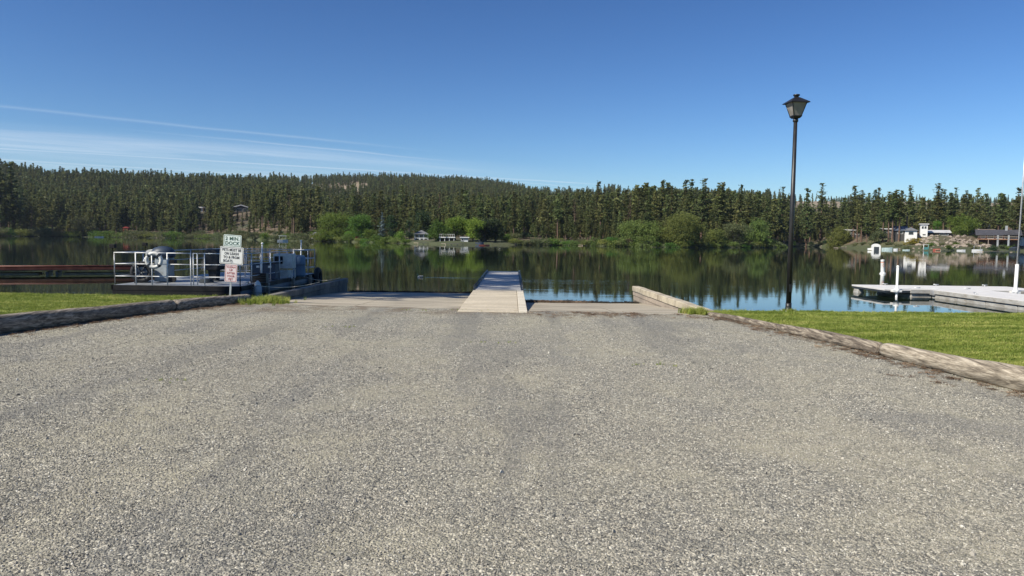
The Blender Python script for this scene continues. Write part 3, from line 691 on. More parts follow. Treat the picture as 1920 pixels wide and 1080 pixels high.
# taller grass at log edges, at the sign, at the lamp, at the ends of the logs
pt, st = [], []
def tuft(cx, cy_, n_, sx_, sy_, s0, s1, z=.0):
    for _ in range(n_):
        pt.append((random.gauss(cx, sx_), random.gauss(cy_, sy_), z)); st.append(random.uniform(s0, s1))
e = P(500, 566, 0); tuft(e.x, e.y, 260, .22, .35, .5, 1.1); e = P(520, 568, 0); tuft(e.x, e.y, 90, .15, .1, .3, .7)
e = P(1308, 588, 0); tuft(e.x, e.y, 60, .12, .08, .5, 1.2); e = P(1290, 586, 0); tuft(e.x, e.y, 22, .1, .05, .5, 1.0); e = P(1478, 585, .05); tuft(e.x, e.y-.05, 45, .09, .07, .5, .9, .03)
for y in np.linspace(8, 15.3, 500): tuft(lx(RP, y)+.17+random.random()*.06, y, 1, .03, .02, .25, .65, .02)
for y in np.linspace(10, 17.3, 500): tuft(lx(LP, y)-.2-random.random()*.06, y, 1, .03, .02, .3, .8, .02)
for _ in range(700): x = random.uniform(4.5, 14); tuft(x, ybR(x)+random.uniform(-.1, .2), 1, .02, .02, .3, .8, -.01)
for _ in range(900): x = random.uniform(-16, -6.5); tuft(x, ybL(x)+random.uniform(-.1, .25), 1, .02, .02, .3, .9, -.01)
for cx, cy_ in ((-2.1, 16.1), (-.9, 16.2), (-2.9, 12.9), (-.35, 11.2), (1.9, 9.4), (-3.9, 8.0)): tuft(cx, cy_, 14, .22, .06, .12, .28, .0)
scatter('edge_grass', pt, st, tp, .3, seed=6)
# reddish needle litter on the gravel along the logs
pt, st = [], []
for _ in range(190):
    y = random.uniform(7.5, 15.6); d = abs(random.gauss(0, .34)); pt.append((lx(RP, y)-.1-d*(.4+.9*abs(mnoise.noise(Vector((y*1.4, 1, 1))))*2), y, gz(lx(RP, y), y)+.006)); st.append(random.uniform(.6, 1.3))
for _ in range(250):
    y = random.uniform(9, 17); d = abs(random.gauss(0, .18)); pt.append((lx(LP, y)+.16+d, y, .008)); st.append(random.uniform(.6, 1.2))
for _ in range(350):
    x = random.gauss(.9, .7); pt.append((x, 23.3+random.gauss(0, .12), -.39)); st.append(random.uniform(1, 2.2))
for _ in range(90):
    x = random.gauss(1.8, .9); y = random.gauss(15.7, .3); pt.append((x, min(y, gedge(x)-.05), .01)); st.append(random.uniform(.6, 1.4))
scatter('needle_litter', pt, st, lit, .15, seed=7)
# dark weed washed up along the water's edge
wm, t_, b_ = newmat('washed_weed'); b_.inputs['Base Color'].default_value = (.03, .024, .016, 1); b_.inputs['Roughness'].default_value = .8
wl = []
for k in range(3):
    V, F = blade_mesh(40+k, 26, .035, .09, .006); wl.append(proto('weed', npmesh('weed', V, F, wm)))
pt, st = [], []
for _ in range(900):
    x = random.uniform(.45, 4.0); y = 23.45+.25*mnoise.noise(Vector((x*1.5, 0, 0)))+random.gauss(0, .06); pt.append((x, y, WZ+.005)); st.append(random.uniform(.3, 1.1)*(1+.8*mnoise.noise(Vector((x*3, 4, 0)))))
for _ in range(900):
    x = random.uniform(-5.9, -1.4); y = 26.85+.15*mnoise.noise(Vector((x*1.5, 3, 0)))+random.gauss(0, .06); pt.append((x, y, rz_l(y)+.01)); st.append(random.uniform(.2, .8)*(1+.8*mnoise.noise(Vector((x*2.2, 9, 0)))))
scatter('washed_up_weed', pt, st, wl, .5, seed=8)

# ------------------------------------------------------------------ street lamp
def lamp():
    b = P(1478, 585, .05); top = Q(1490, 177.5, b.y); H = top.z-b.z-.02
    t = thing('street_lamp', 'tall black lamp post with a square tapered lantern on the right lawn', 'street lamp', b, R(6))
    zL = H-.47
    MB().lathe([(.1, -.05), (.1, .03), (.075, .05), (.066, .12), (.064, .2), (.0, .2)], n=20).build('base', M['black_paint'], t)
    MB().tube((0, 0, 0), (0, 0, zL), .058, .04, 20).build('pole', M['black_paint'], t)
    MB().lathe([(.044, zL-.1), (.058, zL-.09), (.058, zL-.05), (.05, zL-.04), (.05, zL), (.0, zL)], n=20).build('collar', M['black_paint'], t)
    def sq(w, z): return [(-w, -w, z), (w, -w, z), (w, w, z), (-w, w, z)]
    def frus(mb, w0, z0, w1, z1): return mb.add(sq(w0, z0)+sq(w1, z1), [(3, 2, 1, 0), (4, 5, 6, 7)]+[(i, (i+1) % 4, 4+(i+1) % 4, 4+i) for i in range(4)])
    g = thing('lantern', None, None, (0, 0, zL)); g.parent = t; g.scale = (.88, .88, 1.06)
    z0, z1, w0, w1 = .035, .29, .1, .185
    frus(frus(MB(), .075, -.02, .112, .02), .112, .02, .112, z0).build('lantern_base', M['black_paint'], g)
    for sx_ in (-1, 1):
        for sy_ in (-1, 1): MB().tube((sx_*w0, sy_*w0, z0), (sx_*w1, sy_*w1, z1), .011, .011, 6).build('corner_bar', M['black_paint'], g)
    mt, tt, bb = newmat('frosted_glass'); bb.inputs['Base Color'].default_value = (.5, .47, .43, 1); bb.inputs['Roughness'].default_value = .3
    tcn = tt.nodes.new('ShaderNodeTexCoord'); L(tt, ramp(tt, noisen(tt, tcn.outputs['Object'], 7, 4), [(.3, (.25, .235, .22)), (.7, (.45, .42, .38))]), bb.inputs['Base Color'])
    tl = tt.nodes.new('ShaderNodeBsdfTranslucent'); tl.inputs[0].default_value = (.8, .78, .74, 1); mx = tt.nodes.new('ShaderNodeMixShader'); mx.inputs[0].default_value = .3
    L(tt, bb.outputs[0], mx.inputs[1]); L(tt, tl.outputs[0], mx.inputs[2]); L(tt, mx.outputs[0], tt.nodes['Material Output'].inputs[0])
    for k in range(4):
        a_ = k*math.pi/2; c_, s_ = math.cos(a_), math.sin(a_); e = .006
        q = [(-w0+e, -w0+.001, z0), (w0-e, -w0+.001, z0), (w1-e, -w1+.001, z1), (-w1+e, -w1+.001, z1)]
        q = q+[(x, y+.005, z) for x, y, z in q]
        MB().add([(x*c_-y*s_, x*s_+y*c_, z) for x, y, z in q], [(0, 1, 2, 3), (7, 6, 5, 4), (0, 4, 5, 1), (1, 5, 6, 2), (2, 6, 7, 3), (3, 7, 4, 0)]).build('pane', mt, g)
    mb = MB(); frus(mb, .245, z1-.005, .238, z1+.012); frus(mb, .235, z1+.013, .06, z1+.115); mb.build('lantern_roof', M['black_paint'], g)
    MB().lathe([(.055, z1+.1), (.055, z1+.145), (.08, z1+.15), (.08, z1+.175), (.0, z1+.18)], n=18).build('cap', M['black_paint'], g)
    MB().lathe([(.02, .0), (.035, .06), (.04, .12), (.03, .18), (.0, .2)], n=14).build('bulb', M['white_pvc'], g)
lamp()
_l = next(o for o in COL.objects if o.name == 'street_lamp')
MB().box((-.13, -.13, -.06), (.13, .13, .012)).build('base_plate', M['black_paint'], _l, .005)
for sx_ in (-1, 1):
    for sy_ in (-1, 1): MB().tube((sx_*.1, sy_*.1, .0), (sx_*.1, sy_*.1, .04), .012, None, 6).build('anchor_bolt', M['galv'], _l)
MB().box((-.03, -.069, .45), (.03, -.055, .62)).build('access_cover', M['black_paint'], _l, .003)

# ------------------------------------------------------------------ dock signs
def text_obj(body, size, mat, parent, loc, extr=.0015, sx_=1.0, bold=0.0):
    cu = bpy.data.curves.new('lettering', 'FONT'); cu.body = body; cu.size = size; cu.extrude = extr; cu.offset = bold; cu.align_x = 'CENTER'; cu.align_y = 'CENTER'; cu.space_character = 1.08; cu.resolution_u = 3
    ob = bpy.data.objects.new('lettering_src', cu); COL.objects.link(ob)
    dg = bpy.context.evaluated_depsgraph_get(); me = bpy.data.meshes.new_from_object(ob.evaluated_get(dg)); bpy.data.objects.remove(ob)
    me.materials.clear(); me.materials.append(mat)
    rot = Matrix.Rotation(math.pi/2, 4, 'X'); me.transform(rot @ Matrix.Diagonal((sx_, 1, 1, 1)))
    o = bpy.data.objects.new('lettering', me); COL.objects.link(o); o.parent = parent; o.location = loc; return o
def signs():
    g = P(429.5, 553, .03); g.y = 17.75; g.x = (429.5-960)/FPX*17.75*1.0
    t = thing('signpost', 'leaning metal post carrying three stacked dock notices behind the left log', 'sign', (g.x, g.y, 0)); t.rotation_euler = (0, .062, R(-4))
    MB().box((-.02, -.012, -.2), (.02, .012, 1.56)).build('post', M['galv'], t)
    mb = MB()
    for z in np.arange(.1, 1.5, .1): mb.tube((0, -.0135, z), (0, -.012, z), .006, None, 8)
    mb.build('post_holes', M['steel_dark'], t)['kind'] = 'stuff'
    def plate(z0, z1, w, mat, rim, name, lab=None, x=0):
        import math as m_
        r = .022; y0, y1 = -.022, -.017; pl = []
        for cx, cz, a0 in ((w/2-r, z1-r, 0), (-w/2+r, z1-r, 90), (-w/2+r, z0+r, 180), (w/2-r, z0+r, 270)):
            for k in range(5): a_ = R(a0+k*22.5); pl.append((x+cx+r*m_.cos(a_), cz+r*m_.sin(a_)))
        o = MB().slab(pl, 'y', y0, y1).build(name, mat, t)
        cx_, cz_ = x, (z0+z1)/2
        if rim:
            inn = [(cx_+(a-cx_)*(1-.028/w*1.0), cz_+(b-cz_)*(1-.028/(z1-z0))) for a, b in pl]; inn2 = [(cx_+(a-cx_)*(1-.046/w), cz_+(b-cz_)*(1-.046/(z1-z0))) for a, b in pl]
            n = len(pl); V = [(a, y0-.0015, b) for a, b in inn]+[(a, y0-.0015, b) for a, b in inn2]
            MB().add(V, [(i, (i+1) % n, n+(i+1) % n, n+i) for i in range(n)]).build('border', rim, o)
        for zz in (z0+.03, z1-.025): MB().tube((x, y0-.006, zz), (x, y0, zz), .009, None, 8).build('bolt', M['galv'], o)
        if lab: o['label'] = lab
        return o
    s1 = plate(1.315, 1.60, .44, M['sign_white'], M['ink_green'], 'sign_panel', 'pale green-white panel reading 2 MIN. DOCK')
    text_obj('2 MIN.', .115, M['ink_green'], s1, (0, -.0245, 1.505), bold=.0022); text_obj('DOCK', .115, M['ink_green'], s1, (0, -.0245, 1.395), bold=.0022)
    s2 = plate(.895, 1.312, .575, M['sign_white2'], M['ink_black'], 'sign_panel', 'white panel with black lettering about pets on leash', -.005)
    for k, ln in enumerate(('PETS MUST BE', 'ON LEASH', 'TO & FROM', 'BOATS.')): text_obj(ln, .088, M['ink_black'], s2, (-.005-(.075 if k == 3 else 0), -.0245, 1.235-k*.088), sx_=.8, bold=.0018)
    s3 = plate(.47, .892, .3, M['sign_pink'], M['ink_red'], 'sign_panel', 'faded pinkish panel with red lettering, lowest of the three', .0)
    for k, ln in enumerate(('CLEAN', 'UP', 'AFTER', 'YOUR', 'PET')): text_obj(ln, .066, M['ink_red'], s3, (0, -.0245, .825-k*.073), sx_=1.0, bold=.001)
signs()

# ------------------------------------------------------------------ launch dock in the middle of the ramp
def launch_dock():
    xl, xr = -1.17, .34; y0, y1, y2 = 15.9, 22.3, 34.4
    t = thing('launch_dock', 'narrow boat launch dock, pale concrete approach then metal deck, in the middle of the ramp', 'dock', ((xl+xr)/2, y0, 0)); ox, oy = (xl+xr)/2, y0
    hw = (xr-xl)/2
    n = 4
    for k in range(n):
        a_, b_ = (y1-y0)*k/n+.006, (y1-y0)*(k+1)/n-.006
        MB().box((-hw, a_, -.3), (hw-.2, b_, .018+.004*(k % 2))).build('concrete_slab', M['conc_pale'], t, .008)
        MB().box((hw-.19, a_, -.3), (hw, b_, .035+.003*(k % 2))).build('curb', M['conc_white'], t, .01)
    m_ = 8; ln = (y2-y1)/m_
    for k in range(m_):
        a_, b_ = y1-y0+ln*k+.012, y1-y0+ln*(k+1)-.012
        MB().box((-hw+.07, a_, .005), (hw-.07, b_, .05)).build('deck_panel', M['ramp_deck'], t, .006)
    mb = MB()
    for sx_ in (-1, 1): mb.box((sx_*(hw-.02)-.04, y1-y0, -.16), (sx_*(hw-.02)+.04, y2-y0, .02)); 
    mb.build('side_frame', M['steel_dark'], t)
    for sx_ in (-1, 1):
        r_ = MB(); x = sx_*(hw-.01); r_.tube((x, y1-y0+.2, .12), (x, y2-y0-.05, .12), .022, None, 10)
        for yy in np.linspace(y1-y0+.25, y2-y0-.1, 8): r_.tube((x, yy, .0), (x, yy, .12), .014, None, 8)
        r_.build('bull_rail', M['steel_dark'], t)
        MB().tube((x, y2-y0-.04, -.5), (x, y2-y0-.04, .12), .03, None, 12).build('end_post', M['galv'], t)
    MB().box((-hw+.07, y2-y0-.008, .0), (hw-.07, y2-y0+.06, .065)).build('end_plate', M['galv'], t)
    for k in range(5):
        yy = y1-y0+1.6+k*2.35; MB().box((-hw+.05, yy, -.5), (hw-.05, yy+1.5, -.02)).build('float', M['rubber'], t, .03)
launch_dock()

# ------------------------------------------------------------------ work barge
A0 = P(213, 534, -.15); A1 = P(457, 536, -.15)
BX, BY, BW, BL, DZ = A0.x, A0.y, A1.x-A0.x, 9.6, -.15
barge = thing('work_barge', 'black hulled work barge with white pipe railings moored left of the ramp', 'barge', (BX, BY, WZ))
dz = DZ-WZ
MB().slab([(0, -.3), (0, dz-.03), (BL, dz-.03), (BL, .1), (BL-.6, -.3)], 'x', 0, BW).build('hull', M['hull_grey'], barge)
MB().box((-.04, -.06, dz-.17), (BW+.05, 0, dz-.0)).box((BW, -.06, dz-.15), (BW+.06, BL+.05, dz-.0)).box((-.05, -.06, dz-.15), (0, BL+.05, dz)).build('rub_rail', M['hull_black'], barge)
MB().box((-.02, -.05, -.1), (BW, -.002, dz-.171)).build('bow_plate', M['hull_black'], barge)
for k in range(5):
    for q in range(2): MB().box((q*BW/2+.006, k*BL/5+.006, dz-.03), ((q+1)*BW/2-.006, (k+1)*BL/5-.006, dz+.005)).build('deck_plate', M['deck_plate'], barge)
RH = 1.12
def railing(pts, mat, knob=False, h=RH, rails=(1.1, .72, .3)):
    r_ = thing('railing', None, None, (0, 0, 0)); r_.parent = barge
    for (a, b) in zip(pts, pts[1:]):
        for rr in rails: MB().tube((a[0], a[1], dz+rr), (b[0], b[1], dz+rr), .017 if rr == rails[0] else .0135, None, 8).build('rail', mat, r_)
    for p in pts: MB().tube((p[0], p[1], dz), (p[0], p[1], dz+h), .02, None, 8).build('rail_post', mat, r_)
    return r_
def bx(u, y): return (u-960)/FPX*y-BX
yf = .03
railing([(.03, yf), (.75, yf), (1.3, yf), (bx(312, BY), yf), (bx(356, BY), yf)], M['white_rail'])
railing([(bx(361, BY), yf), (bx(382, BY), yf), (BW*.66, yf), (BW-.02, yf)], M['white_rail'])
ry = [.03, 1.15, 2.1, 3.2, 4.3, 5.3, 6.3, 7.3, 8.4, BL-.05]
railing([(BW-.02, y) for y in ry], M['galv'])
railing([(.03, y) for y in (.03, 2, 4, 6, 8, BL-.05)], M['galv'])
railing([(x, BL-.05) for x in (.03, 1.1, 2.2, 3.3, BW-.02)], M['galv'])
railing([(1.5, 5.2), (2.6, 5.2), (3.6, 5.2)], M['galv'])
for (x, y, h) in ((BW-.05, 2.1, 1.42), (BW-.1, 7.3, 1.5)):
    MB().tube((x+.045, y, dz-.1), (x+.045+(.05 if h < 1.6 else .12), y, dz+h), .026, None, 10).ell((x+.045+(.05 if h < 1.6 else .12), y, dz+h+.02), (.045, .045, .045)).build('mooring_post', M['white_rail'], barge)
def solar(u, v, y):
    p = Q(u, v, y); x, yy, z = p.x-BX, p.y-BY, p.z-WZ
    o = MB().box((x-.09, yy-.07, z-.07), (x+.09, yy+.07, z+.07)).tube((x, yy, dz+1), (x, yy, z-.06), .014).build('marker_lamp', M['hull_black'], barge, .01)
solar(211.5, 461.5, BY+.06); solar(272, 458, BY+8.5)
for yy in (2.4, 5.6, 8.2):
    MB().box((BW+.06, yy, -.1), (BW+.16, yy+.18, dz-.02)).build('fender_board', M['timber'], barge)
# cleats with rope, tyre fender at the far corner
for yy in (1.0, 3.2): MB().tube((BW-.12, yy, dz), (BW-.12, yy, dz+.08), .02).tube((BW-.12, yy-.13, dz+.09), (BW-.12, yy+.13, dz+.09), .02).build('cleat', M['galv'], barge)
ty = MB().torus((0, 0, 0), .3, .13, 'x', 28, 12).build('tyre', M['rubber'], None); ty.location = (BX+BW+.2, BY+BL-.35, -.28); tag(ty, 'black tyre fender hung at the far right corner of the barge', 'tyre')
b2 = MB().lathe([(0, -.3), (.1, -.28), (.14, -.1), (.14, .1), (.09, .26), (.03, .33), (0, .34)], n=16).build('fender', M['ring_white'], None); p = P(473, 538, -.1); b2.location = (BX+BW+.17, BY+1.2, -.35); tag(b2, 'white boat fender hanging at the near right corner of the barge', 'fender')
def rope(label, pts, r=.014, sag=.12):
    mb = MB(); P_ = [Vector(p) for p in pts]
    for a, c in zip(P_, P_[1:]):
        q = a; n = 8
        for i in range(1, n+1):
            w = i/n; nx_ = a.lerp(c, w); nx_.z -= sag*4*w*(1-w); mb.tube(q, nx_, r, None, 6, caps=False); q = nx_
    tag(mb.build('mooring_rope', M['rope'], None), label, 'rope')
M['rope'] = surf('rope', (.5, .45, .35), .9, bump=.5, bs=90)
rope('pale mooring rope from the barge side down to the ramp wall', [(BX+BW-.1, BY+1.0, DZ+.09), (BX+BW+.25, BY+.9, DZ-.02), (-6.3, 24.2, .09)])
rope('pale mooring rope near the tyre at the far end of the barge', [(BX+BW-.05, BY+7.3, DZ+.3), (BX+BW+.3, BY+7.0, DZ-.05), (-6.25, 26.9, .09)])
hc = MB()
for k in range(4): hc.torus((0, 0, .03+k*.035), .24-.012*k, .02, 'z', 24, 6)
_h = hc.build('hose_coil', M['canvas_dark'], None); _h.location = (BX+2.5, BY+1.6, DZ); tag(_h, 'dark coiled hose lying on the barge deck in front of the covered engine', 'hose')
# things on the barge
def onb(u, v, y, z=DZ+.005):
    p = Q(u, v, y); return Vector((p.x, y, z))
lr = thing('life_ring', 'white life ring hung on the near railing of the barge', 'life ring', tuple(Q(288.5, 488, BY-.12)), R(6))
MB().torus((0, 0, 0), .235, .062, 'y', 32, 12).build('ring', M['ring_white'], lr)
for k in range(4):
    a_ = math.pi/4+k*math.pi/2; MB().torus((0, 0, 0), .235, .067, 'y', 4, 12, a_-.16, a_+.16).build('band', M['canvas_dark'], lr)
rl = thing('hose_reel', 'dark wheel shaped hose reel lying against the left railing on the barge', 'reel', onb(266, 526, BY+1.1), R(12))
MB().torus((0, 0, .38), .3, .085, 'y', 28, 10).torus((0, .16, .38), .27, .085, 'y', 28, 10).build('tyre', M['dark_cover'], rl)
MB().tube((0, -.05, .38), (0, .2, .38), .2, None, 20).build('hub', M['navy'], rl)
for k in range(6): a_ = k*math.pi/3; MB().tube((0, -.07, .38), (.27*math.cos(a_), -.06, .38+.27*math.sin(a_)), .014).build('spoke', M['steel_dark'], rl)
MB().box((-.25, -.04, 0), (.25, .22, .05)).build('stand', M['steel_dark'], rl)
wn = thing('winch_machine', 'grey winch machine under a rounded blue cover on the barge behind the life ring', 'winch', onb(305, 522, BY+1.9), R(8)); wn.scale = (1.22, 1.1, 1.12)
MB().box((-.14, -.25, .03), (.26, .3, .78)).build('cabinet', M['machine_grey'], wn, .02)
MB().slab([(-.42, .03), (-.25, .03), (-.25, .72), (-.33, .72)], 'x', -.12, .22).build('front_panel', M['machine_grey'], wn, .01)
vs = MB().lathe([(0, 0), (.33, 0), (.35, .08), (.33, .2), (.25, .3), (.12, .35), (0, .36)], (.03, 0, .8), 24).build('cover', M['navy'], wn)
MB().tube((-.3, -.15, .92), (-.3, .15, .92), .13, None, 16).build('drum', M['ring_white'], wn)
for (x, z) in ((-.36, .78), (-.46, .62)): MB().tube((x, -.2, z), (x+.04, -.2, z+.16), .035).build('handle', M['white_rail'], wn)
MB().tube((.36, -.32, .1), (.36, -.24, .1), .1, None, 16).build('wheel', M['rubber'], wn)
MB().box((.28, -.3, .6), (.42, .0, .72)).build('control_box', M['hull_black'], wn, .01)
gl = thing('covered_grill', 'tall black covered engine standing on the barge left of the dock signs', 'engine', onb(402, 528, BY+2.6), R(-8))
MB().slab([(-.26, .42), (.24, .42), (.3, .6), (.27, 1.08), (.12, 1.2), (-.18, 1.2), (-.3, 1.05), (-.32, .6)], 'y', -.25, .3).build('cover', M['dark_cover'], gl, .05)
MB().slab([(-.14, -.02), (.12, -.02), (.17, .43), (-.2, .43)], 'y', -.12, .16).build('leg', M['dark_cover'], gl, .02)
MB().box((-.25, -.2, 0), (.25, .25, .04)).build('foot_plate', M['steel_dark'], gl)
bx1 = thing('storage_box', 'dark navy storage box on the barge right of the dock signs', 'box', onb(500, 524, BY+4.0), R(3))
MB().box((-.55, -.3, .02), (.42, .35, .62)).build('body', M['navy'], bx1, .02); MB().box((-.57, -.32, .625), (.44, .37, .68)).build('lid', M['dark_cover'], bx1, .01)
for q in (-.3, .15): MB().box((q, -.335, .48), (q+.12, -.3, .56)).build('latch', M['galv'], bx1)
tk = thing('water_tank', 'pale tank box with a control panel standing among the barge railings', 'tank', onb(533, 522, BY+5.2), R(3))
MB().box((-.36, -.3, .4), (.4, .34, 1.0)).build('body', M['pale_box'], tk, .03)
for (x, y) in ((-.38, -.26), (.34, -.26), (-.38, .26), (.34, .26)): MB().box((x, y, 0), (x+.05, y+.05, .36)).build('leg', M['galv'], tk)
MB().box((-.3, -.36, .6), (.02, -.3, .9)).build('control_panel', M['hull_black'], tk, .01); MB().box((-.2, -.28, .05), (.25, .25, .34)).build('lower_box', M['pale_box'], tk, .02)
dr = thing('plastic_drum', 'blue wrapped drum near the far right end of the barge', 'drum', onb(561, 518, BY+6.6), 0)
MB().lathe([(0, 0), (.25, 0), (.27, .1), (.25, .45), (.27, .5), (.26, .82), (.21, .9), (0, .92)], n=24).build('body', M['blue_tarp'], dr); MB().torus((0, 0, .5), .272, .012, 'z', 24, 6).build('strap', M['steel_dark'], dr)
cr = thing('crate', 'low dark crate on the barge deck between the signs and the tank', 'crate', onb(487, 531, BY+2.2), R(5))
for k in range(4): MB().box((-.28, -.22, .03+k*.085), (.28, -.2, .1+k*.085)).build('slat', M['hull_black'], cr)
MB().box((-.28, -.195, .0), (.28, .22, .34)).build('body', M['steel_dark'], cr)

# ------------------------------------------------------------------ red-brown floating walkway on the left
rd = thing('floating_walkway', 'long low red-brown floating walkway on the water at the left edge', 'dock', (-26.5, 33.6, WZ-.07), R(24))
for k in range(16):
    x = -6+k*.95; MB().box((x+.008, 0, .38), (x+.942, 1.5, .44)).build('deck_board', M['red_dock'], rd)
MB().box((-6, -.05, .27), (9.2, -.003, .437)).box((-6, 1.503, .27), (9.2, 1.55, .437)).build('side_beam', M['red_dock'], rd)
MB().tube((-6, -.12, .47), (.6, -.12, .47), .055, None, 10).tube((.8, -.12, .47), (9, -.12, .47), .045, None, 10).build('edge_pipe', M['red_dock'], rd)
for (a_, b_) in ((-6, .9), (1.5, 4.2), (5.2, 9.1)):
    MB().tube((a_, .3, .03), (b_, .3, .03), .11, None, 14).build('float_tube', M['tan_float'], rd); MB().tube((a_, 1.2, .03), (b_, 1.2, .03), .11, None, 14).build('float_tube', M['tan_float'], rd)
for x in (1.05, 1.3, 4.5, 4.9): MB().box((x, .1, -.2), (x+.12, 1.4, .2)).build('bracket', M['white_rail'] if x < 2 else M['steel_dark'], rd)

# ------------------------------------------------------------------ white dock on the right
def right_dock():
    z = -.12-WZ
    t = thing('floating_dock', 'white decked floating dock with a cross arm at the right edge', 'dock', (14.05, 27.85, WZ))
    def sec(x0, x1, y0, y1, along):
        n = max(1, round((x1-x0 if along == 'x' else y1-y0)/1.5))
        for k in range(n):
            a_, b_ = k/n, (k+1)/n; g = .008
            lo, hi = ((x0+(x1-x0)*a_+g, y0), (x0+(x1-x0)*b_-g, y1)) if along == 'x' else ((x0, y0+(y1-y0)*a_+g), (x1, y0+(y1-y0)*b_-g))
            MB().box((lo[0], lo[1], z-.06), (hi[0], hi[1], z)).build('deck_panel', M['dock_deck'], t, .006)
        MB().box((x0+.03, y0+.03, z-.17), (x1-.03, y1-.03, z-.065)).build('frame', M['steel_dark'], t)
        for k in range(n):
            a_, b_ = k/n, (k+1)/n; g = .03
            lo, hi = ((x0+(x1-x0)*a_+g, y0+.06), (x0+(x1-x0)*b_-g, y1-.06)) if along == 'x' else ((x0+.04, y0+(y1-y0)*a_+g), (x1-.04, y0+(y1-y0)*b_-g))
            MB().box((lo[0]-.02, lo[1]-.02, -.2), (hi[0]+.02, hi[1]+.02, z-.175)).build('float', M['float_grey'], t, .03)
        e = .004
        for lo, hi in (((x0-.03, y0-.03, z-.15), (x1+.03, y0-e, z-.012)), ((x0-.03, y0, z-.15), (x0-e, y1, z-.012)), ((x1+e, y0, z-.15), (x1+.03, y1, z-.012))): MB().box(lo, hi).build('side_skirt', M['float_grey'], t, .004)
    # cross arm: the left bay is open underneath
    MB().box((.0, 0, z-.06), (1.0, 2.7, z)).build('deck_panel', M['dock_deck'], t, .006)
    MB().box((.02, .02, z-.13), (.98, 2.68, z-.065)).build('frame', M['steel_dark'], t)
    MB().add([(-.02, 2.2, -.2), (.35, 2.2, -.2), (.35, 2.6, -.2), (-.02, 2.6, -.2), (.05, 2.2, z-.135), (.25, 2.2, z-.135), (.25, 2.6, z-.135), (.05, 2.6, z-.135)], [(3, 2, 1, 0), (4, 5, 6, 7), (0, 1, 5, 4), (1, 2, 6, 5), (2, 3, 7, 6), (3, 0, 4, 7)]).build('float', M['float_grey'], t, .03)
    sec(1.02, 6.4, 0, 2.7, 'x')
    sec(1.75, 3.9, -9.5, -.04, 'y')
    for xx in (.4, 4.85):
        MB().box((xx-.16, -.2, z-.1), (xx+.16, .02, z-.02)).tube((xx, -.12, z-.14), (xx, -.12, z+.03), .1, None, 14).build('pile_bracket', M['white_pvc'], t, 0)
    MB().box((1.7, -.3, z-.2), (2.0, -.02, z-.02)).build('hinge', M['galv'], t)
right_dock()
_d = next(o for o in COL.objects if o.name == 'floating_dock')
for (x, y) in ((1.3, .12), (3.2, .12), (5.6, .12), (1.3, 2.55), (3.4, 2.55), (5.4, 2.55), (1.88, -2.5), (1.88, -5.5), (3.75, -2.5)):
    v = x < 1.9 and y < 0 or x == 3.75; e = (0, .11) if v else (.11, 0)
    MB().tube((x, y, .29), (x, y, .35), .02, None, 8).tube((x-e[0], y-e[1], .355), (x+e[0], y+e[1], .355), .017, None, 8).build('cleat', M['galv'], _d)
for k in range(7): MB().tube((1.735, -.8-k*1.25, .2), (1.745, -.8-k*1.25, .2), .02, None, 8).build('bolt', M['steel_dark'], _d)
b = P(1679, 560, WZ); pl = MB().tube((0, 0, -2.0), (0, 0, 1.16), .042, None, 16).lathe([(.046, 1.13), (.046, 1.17), (.03, 1.2), (0, 1.2)], n=16).build('dock_pile', M['white_pvc'], None)
pl.location = (14.45, 27.73, WZ); tag(pl, 'short white pile standing at the left end of the white dock', 'pile')
fp = thing('flagpole', 'tall thin white pole rising from the white dock at the right edge', 'pole', (18.9, 27.73, WZ)); fp.rotation_euler = (0, .012, 0)
MB().tube((0, 0, -2), (0, 0, 1.3), .07, .058, 16).build('sleeve', M['white_pvc'], fp); MB().tube((0, 0, 1.3), (0, 0, 6.9), .032, .018, 12).build('mast', M['galv'], fp); MB().ell((0, 0, 6.93), (.04, .04, .04)).build('finial', M['white_pvc'], fp)

# ------------------------------------------------------------------ marker buoy and duck
p = P(1655, 513.5, WZ); bu = thing('marker_buoy', 'white can buoy with faded orange marks floating beyond the white dock', 'buoy', p); bu.rotation_euler = (0, -.05, 0)
k = p.y/FPX
MB().lathe([(0, -.4), (.12, -.35), (.13, .0), (.125, .1), (.115, .86), (.125, .88), (.12, .93), (0, .95)], n=20).build('body', M['white_pvc'], bu)
MB().lathe([(.13, -.04), (.17, -.03), (.2, .02), (.18, .07), (.125, .09)], n=20).build('collar', M['white_pvc'], bu)
for z in (.74, .3): MB().lathe([(.1205, z), (.1205, z+.045)], n=20).build('orange_band', M['orange'], bu)
mb = MB(); y_ = -.1285
for (a_, b_) in (((0, .66), (.07, .56)), ((.07, .56), (0, .46)), ((0, .46), (-.07, .56)), ((-.07, .56), (0, .66))): mb.tube((a_[0], y_+abs(a_[0])*.35, a_[1]), (b_[0], y_+abs(b_[0])*.35, b_[1]), .009, None, 6)
mb.build('diamond_mark', M['orange'], bu)
p = P(788, 520, WZ); dk = thing('duck', 'small duck swimming left on the lake left of the launch dock', 'duck', p, math.pi); dk.scale = (.75, .75, .75)
dm = surf('duck_feathers', (.3, .28, .24), .6); dg_ = surf('duck_head_green', (.03, .12, .07), .35); 
V = MB(); V.ell((0, 0, .04), (.2, .09, .085), 16, 10); o = V.build('body', surf('duck_pale_flank', (.6, .6, .56), .6), dk)
for vtx in o.data.vertices:
    if vtx.co.x < -.1: vtx.co.z += (-.1-vtx.co.x)*.5; vtx.co.y *= .7
MB().tube((.14, 0, .06), (.17, 0, .17), .04, .03, 10).ell((.18, 0, .19), (.05, .036, .038), 12, 8).build('head', dg_, dk)
